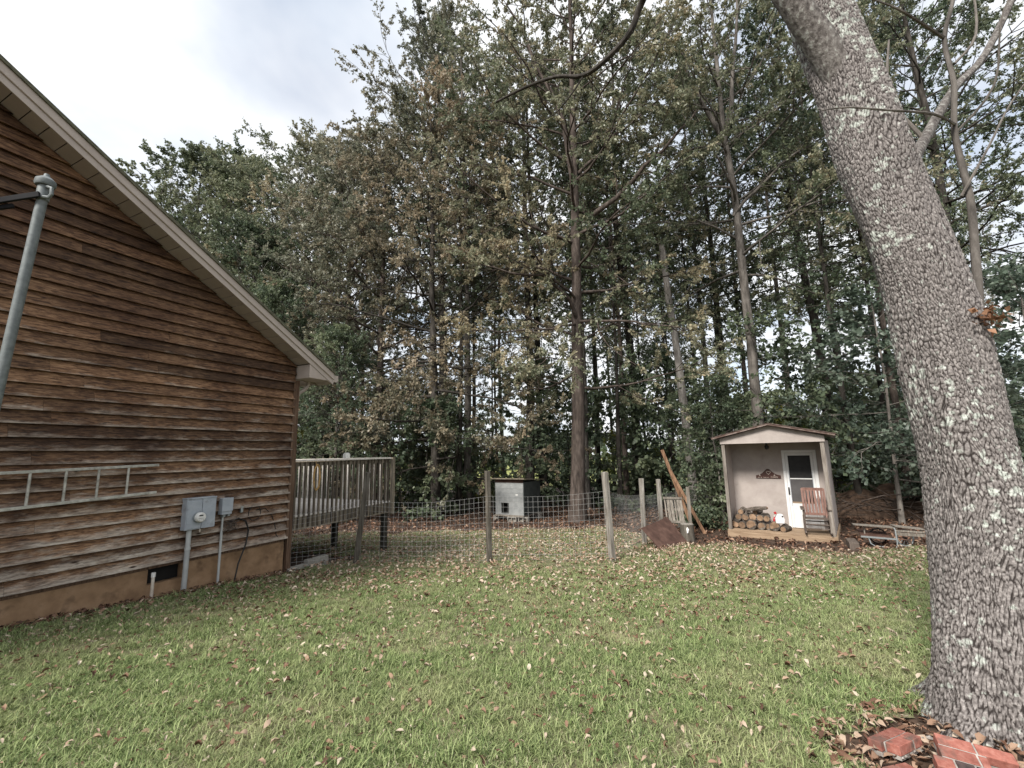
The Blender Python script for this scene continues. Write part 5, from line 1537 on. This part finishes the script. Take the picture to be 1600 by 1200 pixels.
# broad leaved understorey trees near the shed
geo = tree_geo(111, [(0, 0, -.2), (0.1, 0.0, 2.5), (0.3, 0.1, 5.0), (0.3, 0.2, 7.4)], 0.075, 0.02, 26, 0.22, 0.98, dome(2.3, 2.7, 0.35), -0.05, 0.5, bend=-0.02, m2=7, m3=4, lpt=11, ll=0.145, lw=0.46, tmean=0.5, flat=0.25, leafdrop=0.2)
M1 = build_tree('maple_sapling', geo, gl(12.3, 14.6), 'bark_grey', 'lf_maple', label='broad leaved blue green sapling hanging over the right end of the shed', cat='tree')
copy_thing(M1, gl(14.3, 13.6), 2.0, 0.82, label='blue green sapling half hidden by the lichen covered trunk')
copy_thing(M1, gl(16.0, 13.6), 4.0, 1.0, label='blue green sapling right of the lichen covered trunk')
copy_thing(M1, gl(9.4, 17.2), 5.0, 0.95, label='green sapling filling the gap above the shed roof', leaf='lf_green')
copy_thing(M1, gl(7.6, 16.6), 3.0, 0.62, label='low green sapling against the left wall of the shed', leaf='lf_green')

# -- slender trees of the wood behind: a few kinds, copied
kinds = []
for i, (hh, rr0, t0, bk, lf, tm) in enumerate(((21, .15, .46, 'bark_dark', 'lf_green', .4), (23, .17, .50, 'bark_brown', 'lf_olive', .4), (19, .11, .40, 'bark_dark', 'lf_green', .5), (24, .19, .52, 'bark_grey', 'lf_olive', .3))):
    geo = tree_geo(200 + i, [(0, 0, -.3), (0.2 * (-1) ** i, 0.1, hh * .4), (0.1, 0.2, hh)], rr0, 0.03, 26, t0, 0.98, dome(2.4, 3.3, 0.4), 0.1, 0.9, m2=7, m3=4, lpt=11, ll=0.145, tmean=tm, k0=9)
    kinds.append((geo, bk, lf, ['dark trunked slender tree', 'brown trunked tree', 'thin young dark tree', 'grey trunked tree'][i]))
def where(x_, y_):
    a = x_ / y_
    place = ('behind the deck', 'left of the dog house', 'behind the dog house', 'behind the centre oak', 'behind the pale fence posts', 'behind the leaning boards', 'behind the shed', 'right of the shed')[sum(a > q for q in (-.28, -.10, .08, .22, .36, .48, .75))]
    deep = ('at the wood edge', 'inside the wood', 'deep in the wood')[(y_ > 23.5) + (y_ > 30)]
    return deep + ' ' + place
used_lab = {}
def distinct(lab, x_, y_):
    t_ = lab + ' ' + where(x_, y_)
    return t_
spots = [(x_ * y_, y_) for x_, y_ in ((-.125, 20.5), (-.104, 21.5), (.233, 19.8), (.248, 21.0), (.283, 24), (.419, 24), (.441, 25), (.30, 28), (.35, 22), (.53, 24), (.19, 26), (.16, 21.5))]
spots += [(.626 * 21.5, 21.5), (.84 * 17.5, 17.5), (.87 * 16.0, 16.0), (.76 * 16.2, 16.2)]
r_s = np.random.default_rng(4)
tries = 0
while len(spots) < 40 and tries < 4000:
    tries += 1
    y_ = float(r_s.uniform(20, 37)); x_ = float(r_s.uniform(-0.75, 1.15) * y_)
    if x_ < -7 and y_ < 26: continue
    if min((x_ - a) ** 2 + (y_ - b) ** 2 for a, b in spots) < 3.6: continue
    if (x_ - 14.2) ** 2 + (y_ - 20) ** 2 < 2 or (x_ - 2.3) ** 2 + (y_ - 16.9) ** 2 < 3: continue
    spots.append((x_, y_))
protos = [None] * 4
for i, (x_, y_) in enumerate(spots):
    k_ = (i * 7 + i // 4) % 4
    s_ = float(r_s.uniform(.82, 1.12)); rz_ = float(r_s.uniform(0, 6.28))
    geo, bk, lf, lab = kinds[k_]
    if protos[k_] is None:
        protos[k_] = build_tree('forest_tree', geo, gl(x_, y_), bk, lf, rz=rz_, sc=s_, label=distinct(lab, x_, y_), cat='tree', group='slender trees of the wood')
    else:
        copy_thing(protos[k_], gl(x_, y_), rz_, s_, label=distinct(lab, x_, y_))

# -- leafy undergrowth saplings
uk = []
for i, (hh, lf, lab, lw_) in enumerate(((4.6, 'lf_green', 'dark green leafy sapling', .42), (3.4, 'lf_yellow', 'yellow green sunlit sapling', .42), (5.6, 'lf_green', 'layered green sapling', .36))):
    geo = tree_geo(300 + i, [(0, 0, -.2), (0.05, 0.0, hh * .5), (0.15, 0.1, hh)], 0.04, 0.012, 22, 0.10, 0.98, dome(1.3, 1.9, 0.35), -0.05, 0.7, m2=6, m3=4, lpt=10, ll=0.17, lw=lw_, tmean=0.45, flat=0.3, k0=6)
    uk.append((geo, lf, lab))
us = []
tries = 0
while len(us) < 46 and tries < 6000:
    tries += 1
    y_ = float(r_s.uniform(18.5, 29)); x_ = float(r_s.uniform(-0.62, 1.15) * y_)
    if -1.6 < x_ < 2.0 and y_ < 20.5: continue
    if x_ < -6 and y_ < 22: continue
    if us and min((x_ - a) ** 2 + (y_ - b) ** 2 for a, b in us) < 2.6: continue
    us.append((x_, y_))
up = [None] * 3
for i, (x_, y_) in enumerate(us):
    k_ = (0, 2, 0, 2, 1)[i % 5] if y_ < 27 else (0, 1, 1, 2, 1)[i % 5]
    s_ = float(r_s.uniform(.75, 1.25)); rz_ = float(r_s.uniform(0, 6.28))
    geo, lf, lab = uk[k_]
    if up[k_] is None:
        up[k_] = build_tree('sapling', geo, gl(x_, y_), 'bark_dark', lf, rz=rz_, sc=s_, label=distinct(lab, x_, y_), cat='sapling', group='leafy saplings of the undergrowth')
    else:
        copy_thing(up[k_], gl(x_, y_), rz_, s_, label=distinct(lab, x_, y_))
# where two of a kind would read alike, their size tells them apart
same = {}
for o in list(COL.objects):
    if o.parent is None and o.get('category') in ('tree', 'sapling') and o.get('group'):
        same.setdefault(o['label'], []).append(o)
for lab, os_ in same.items():
    if len(os_) > 1:
        os_.sort(key=lambda q: -q.scale[2])
        names = ['tallest', 'middle sized', 'shortest'] if len(os_) == 3 else (['taller', 'shorter'] if len(os_) == 2 else ['tallest', 'second tallest', 'third tallest', 'shortest'])
        for q, nm in zip(os_, names):
            q['label'] = nm + ' ' + lab
# low green bush by the shed
def bush(loc, rad_, h, n, leaf, lab, seed, ll=0.10):
    r = np.random.default_rng(seed)
    root = empty('shrub', loc, 0, label=lab, cat='shrub')
    st_ = MB()
    for q in range(9):
        a = r.uniform(0, 6.28)
        st_.tube([(0, 0, -.05), (math.cos(a) * rad_ * .35, math.sin(a) * rad_ * .35, h * .5), (math.cos(a) * rad_ * .7, math.sin(a) * rad_ * .7, h * .85)], [0.012, 0.008, 0.003], 5)
    st_.build('stems', MT['bark_dark'], root)
    c = r.normal(0, 0.42, (40, 3)) * np.array([rad_, rad_, h * .45]) + np.array([0, 0, h * .55])
    p = c[r.integers(0, 40, n)] + r.normal(0, 0.13, (n, 3)) * rad_
    p[:, 2] = np.maximum(p[:, 2], 0.03)
    ax = unit(r.normal(0, 1, (n, 3)) + np.array([0, 0, -.1]))
    ln = ll * r.uniform(.6, 1.2, n)
    v, f = leaf_quads(r, p, ax, ln, ln * .4)
    link_mesh('leaves', np_mesh('leaves', v, f, np.repeat(r.uniform(0, 1, n), 4)), MT[leaf], root)
bush(gl(5.95, 14.6), 0.75, 0.75, 2600, 'lf_green', 'low green shrub at the left foot of the shed', 1)
bush(gl(9.6, 18.0), 0.9, 1.3, 2600, 'lf_light', 'sunlit pale green shrub just right of the shed', 2, 0.14)
bush(gl(14.3, 16.6), 0.9, 1.2, 2200, 'lf_green', 'green shrub behind the cart by the lichen covered trunk', 3, 0.14)

# far edge of the meadow: a wood that reads as one mass
r_f = np.random.default_rng(8)
nf = 9000
xf = r_f.uniform(-120, 120, nf); yf = 92 + r_f.uniform(-6, 10, nf)
top = 6.0 + 2.0 * np.sin(xf * 0.13) + 1.2 * np.sin(xf * 0.41 + 1)
pf = np.stack([xf, yf, gz(xf, yf) + top * r_f.uniform(0, 1, nf)], 1)
ln = r_f.uniform(.7, 1.6, nf)
v, f = leaf_quads(r_f, pf, r_f.normal(0, 1, (nf, 3)), ln, ln * .5)
fw = link_mesh('far_woods', np_mesh('far_woods', v, f, np.repeat(r_f.uniform(0, 1, nf), 4)), MT['lf_green'])
tag(fw, 'far green wood across the meadow', 'far trees', kind='stuff')

# earth bank with sticks behind the cart
r_b = np.random.default_rng(14)
bx0 = np.linspace(-1, 1, 40); X, Y = np.meshgrid(bx0, bx0)
hgt = np.clip(1 - (X ** 2 + Y ** 2), 0, 1) ** 0.7 * 1.0 * (1 + .3 * np.sin(X * 7) * np.sin(Y * 5 + 1))
hgt += r_b.normal(0, .03, hgt.shape) * (hgt > 0)
V = np.stack([X.ravel() * 2.3, Y.ravel() * 0.9, hgt.ravel() - 0.06], 1)
i, j = np.meshgrid(np.arange(39), np.arange(39)); a = (j * 40 + i).ravel()
bank = link_mesh('earth_bank', np_mesh('earth_bank', V, np.stack([a, a + 1, a + 41, a + 40], 1)), MT['soil'], smooth=True)
bank.location = gl(12.9, 16.3); bank.rotation_euler = (0, 0, -0.6)
tag(bank, 'dark earth bank under the trees behind the cart', 'earth bank', kind='structure')
nst = 130
p = r_b.normal(0, 1, (nst, 3)) * np.array([1.1, .5, .2]) + np.array([0, -.45, .45])
d = unit(r_b.normal(0, 1, (nst, 3)) * np.array([1, .6, .35]))
Ls = r_b.uniform(.4, 1.8, nst)
P = np.stack([p - d * Ls[:, None] / 2, p + r_b.normal(0, .04, (nst, 3)), p + d * Ls[:, None] / 2], 1)
sv, sf = tubes_np(P, r_b.uniform(.006, .02, (nst, 1)) * np.array([[1, .8, .5]]), 5)
br = link_mesh('brushwood', np_mesh('brushwood', sv, sf), MT['bark_brown'])
br.location = bank.location; br.rotation_euler = bank.rotation_euler
tag(br, 'tangle of dead sticks thrown on the earth bank', 'brushwood', kind='stuff')

# ------------------------------------------------------------------ the big leaning trunk in front
BT = Vector((2.98, 3.02, gzf(2.98, 3.02)))
tk = empty('big_oak', BT, 0, label='massive leaning oak trunk with plated bark and pale lichen in front at right', cat='tree')
cz = np.array([-.35, 0, .25, .9, 1.5, 2.1, 2.85, 3.3, 4.2, 5.0, 6.0, 7.6])
ccx = np.interp(cz - 0.224, [-.024, .631, 1.18, 1.64, 2.02, 2.77, 3.39, 4.0, 4.87, 5.6, 7.4], [2.997, 3.182, 3.302, 3.34, 3.342, 3.347, 3.307, 3.227, 3.173, 3.063, 2.85]) - BT.x
ccy = np.interp(cz - 0.224, [-.024, .631, 1.18, 1.64, 2.02, 2.77, 3.39, 4.0, 4.87, 5.6, 7.4], [3.05, 3.158, 3.238, 3.298, 3.344, 3.428, 3.491, 3.548, 3.623, 3.68, 3.8]) - BT.y
crr = np.array([.30, .295, .285, .272, .275, .277, .272, .270, .265, .258, .25, .24]) * 0.955
NT, NZ = 420, 640
th = np.linspace(0, 2 * np.pi, NT, endpoint=False)
zv = np.linspace(-.35, 6.5, NZ)
smo = lambda a: np.interp(zv, cz, a)
def smooth1(a, k=41):
    pad = np.pad(a, k // 2, mode='edge'); return np.convolve(pad, np.ones(k) / k, 'valid')
X0, Y0, R0_ = smooth1(smo(ccx)), smooth1(smo(ccy)), smooth1(smo(crr))
TH, ZV = np.meshgrid(th, zv)
# bark plates: jittered cells, wrapped round the trunk
nct = 88; chh = 0.056
r_c = np.random.default_rng(55)
ncz = int((zv[-1] - zv[0]) / chh) + 3
jx = r_c.uniform(.12, .88, (ncz, nct)); jy = r_c.uniform(.12, .88, (ncz, nct))
warp = 0.9 * np.sin(ZV * 2.1 + 3 * TH) + 0.35 * np.sin(ZV * 9 + 3 * TH) + 0.3 * np.sin(ZV * 23 - 5 * TH) + 0.25 * np.sin(ZV * 41 + 9 * TH)
U_ = TH / (2 * np.pi) * nct + warp; W_ = (ZV - zv[0] + 0.16 * np.sin(ZV * 1.7 + TH * 2) + 0.05 * np.sin(ZV * 5.3 - TH * 3)) / chh + 0.4 * np.sin(TH * 9 + ZV * 4) + 0.3 * np.sin(TH * 23)
iu = np.floor(U_).astype(int); iw = np.floor(W_).astype(int)
F1 = np.full(U_.shape, 9.0); F2 = np.full(U_.shape, 9.0)
for du in (-1, 0, 1):
    for dw in (-1, 0, 1):
        a_ = (iu + du) % nct; b_ = np.clip(iw + dw, 0, ncz - 1)
        dd = np.sqrt((iu + du + jx[b_, a_] - U_) ** 2 + (iw + dw + jy[b_, a_] - W_) ** 2)
        F2 = np.minimum(F2, np.maximum(F1, dd)); F1 = np.minimum(F1, dd)
ck = np.clip((F2 - F1 - 0.05) / 0.24, 0, 1)
plate = r_c.uniform(-1, 1, (ncz, nct))
nb1 = np.clip(iw, 0, ncz - 1); ph_ = plate[nb1, iu % nct]
rough_ = r_c.normal(0, 1, TH.shape)
rough_ = (rough_ + np.roll(rough_, 1, 1) + np.roll(rough_, 1, 0) + np.roll(rough_, (1, 1), (0, 1))) / 2
disp = 0.0075 * ck + 0.0014 * rough_ * ck + 0.0022 * ph_ * ck
ck = np.clip(ck + 0.12 * rough_, 0, 1)
ridge = 0.0035 * np.sin(34 * TH + 2.2 * np.sin(ZV * 2.1 + 3 * TH) + 1.2 * np.sin(ZV * 6.3 - 4 * TH))
lump = ridge + 0.012 * np.sin(TH * 3 + ZV * 1.1) + 0.010 * np.sin(TH * 5 - ZV * 2.3) + 0.008 * np.sin(ZV * 3.7 + TH * 2)
zb = ZV - 0.0
flare = np.exp(-np.clip(zb + 0.05, 0, None) / 0.17) * (0.16 + 0.09 * np.sin(TH * 4 + 0.6) + 0.05 * np.sin(TH * 7 + 2))
RR = R0_[:, None] + flare + lump + disp
V = np.stack([X0[:, None] + np.cos(TH) * RR, Y0[:, None] + np.sin(TH) * RR, ZV], -1).reshape(-1, 3)
i, j = np.meshgrid(np.arange(NT), np.arange(NZ - 1)); i2 = (i + 1) % NT
F = np.stack([j * NT + i, j * NT + i2, (j + 1) * NT + i2, (j + 1) * NT + i], -1).reshape(-1, 4)
link_mesh('trunk', np_mesh('trunk', V, F, ck.ravel()), MT['bark_big'], tk, smooth=True)
def bl(pts, r0, r1, name='limb', mat='bark_grey', k=9):
    P = [Vector(p) - BT for p in pts]
    n = len(P)
    # smooth the polyline
    Q = []
    for a in range(n - 1):
        p0 = P[max(a - 1, 0)]; p1 = P[a]; p2 = P[a + 1]; p3 = P[min(a + 2, n - 1)]
        for t in (0, .25, .5, .75):
            Q.append(0.5 * ((2 * p1) + (p2 - p0) * t + (2 * p0 - 5 * p1 + 4 * p2 - p3) * t * t + (3 * p1 - p0 - 3 * p2 + p3) * t ** 3))
    Q.append(P[-1])
    rr = [r0 + (r1 - r0) * i_ / (len(Q) - 1) for i_ in range(len(Q))]
    return MB().tube(Q, rr, k).build(name, MT[mat], tk, smooth=True)
bl([(3.20, 3.60, 4.35), (3.08, 3.57, 4.80), (2.89, 3.53, 5.2), (2.64, 3.48, 5.6), (2.36, 3.4, 6.1), (1.9, 3.2, 7.0)], 0.16, 0.085, mat='bark_limb', k=14)
bl([(3.28, 3.5, 3.6), (3.66, 3.7, 4.0), (4.28, 4.1, 4.6), (5.14, 4.5, 5.53), (5.96, 4.8, 6.28), (6.9, 5.0, 7.6)], 0.062, 0.035, mat='bark_limb')
bl([(3.45, 3.2, 2.3), (3.52, 3.2, 2.53), (3.68, 3.3, 2.98), (3.84, 3.4, 3.53), (3.93, 3.5, 4.2), (4.01, 3.5, 4.7), (4.12, 3.6, 5.27), (4.31, 3.6, 5.83), (4.4, 3.6, 6.8)], 0.034, 0.014, 'sprout')
bl([(3.77, 3.4, 3.55), (3.96, 3.3, 3.92), (4.23, 3.3, 4.33), (4.5, 3.2, 4.7)], 0.012, 0.004, 'sprout', k=6)
bl([(3.95, 3.5, 4.29), (3.4, 3.15, 4.11), (2.89, 3.0, 4.03), (2.6, 3.0, 4.06), (2.40, 3.0, 4.04)], 0.012, 0.004, 'sprout', k=6)
bl([(4.12, 3.6, 5.27), (3.67, 3.4, 5.26), (3.36, 3.3, 5.3), (2.9, 3.3, 5.5)], 0.016, 0.006, 'sprout', k=6)
bl([(4.05, 3.5, 4.9), (4.3, 3.5, 5.2), (4.5, 3.6, 5.9), (4.6, 3.6, 6.6)], 0.013, 0.006, 'sprout', k=6)
bl([(3.93, 3.5, 4.2), (4.12, 3.3, 4.5), (4.2, 3.2, 5.1), (4.5, 3.1, 5.6)], 0.011, 0.004, 'sprout', k=6)
bl([(4.28, 4.1, 4.6), (4.2, 4.3, 5.3), (4.5, 4.5, 6.2)], 0.022, 0.01, 'limb', k=7)
bl([(3.0, 3.85, 7.2), (2.9, 4.6, 8.6), (2.75, 5.6, 9.4), (2.4, 6.5, 9.18), (2.21, 6.7, 8.77), (1.84, 6.9, 8.46), (1.43, 7.1, 8.30), (0.97, 7.3, 8.48), (0.44, 7.6, 8.57), (-0.2, 7.9, 8.5)], 0.075, 0.022, 'limb', 'bark_dark')
bl([(1.43, 7.1, 8.3), (1.2, 7.2, 8.0), (0.9, 7.5, 7.85), (0.5, 7.8, 7.9)], 0.018, 0.006, 'limb', 'bark_dark', k=6)
bl([(0.97, 7.3, 8.48), (0.6, 7.4, 8.9), (0.2, 7.5, 9.1)], 0.014, 0.005, 'limb', 'bark_dark', k=6)
# bunch of dead leaves caught where the sprout leaves the trunk
r_d = np.random.default_rng(3)
n = 46
p = np.array([3.455, 3.08, 2.43]) + r_d.normal(0, 1, (n, 3)) * np.array([.04, .025, .045]) - np.array(BT)
ln = r_d.uniform(.035, .075, n)
v, f = leaf_quads(r_d, p, unit(r_d.normal(0, 1, (n, 3)) + np.array([0, -.3, -.7])), ln, ln * .36)
o = link_mesh('dead_leaf_bunch', np_mesh('dead_leaf_bunch', v + np.array(BT), f, np.repeat(r_d.uniform(0, 1, n), 4)), MT['deadleaf'])
tag(o, 'orange brown bunch of dead leaves caught on the lichen covered trunk', 'dead leaves')
# overhanging crown of the big oak, above and behind the picture's top edge
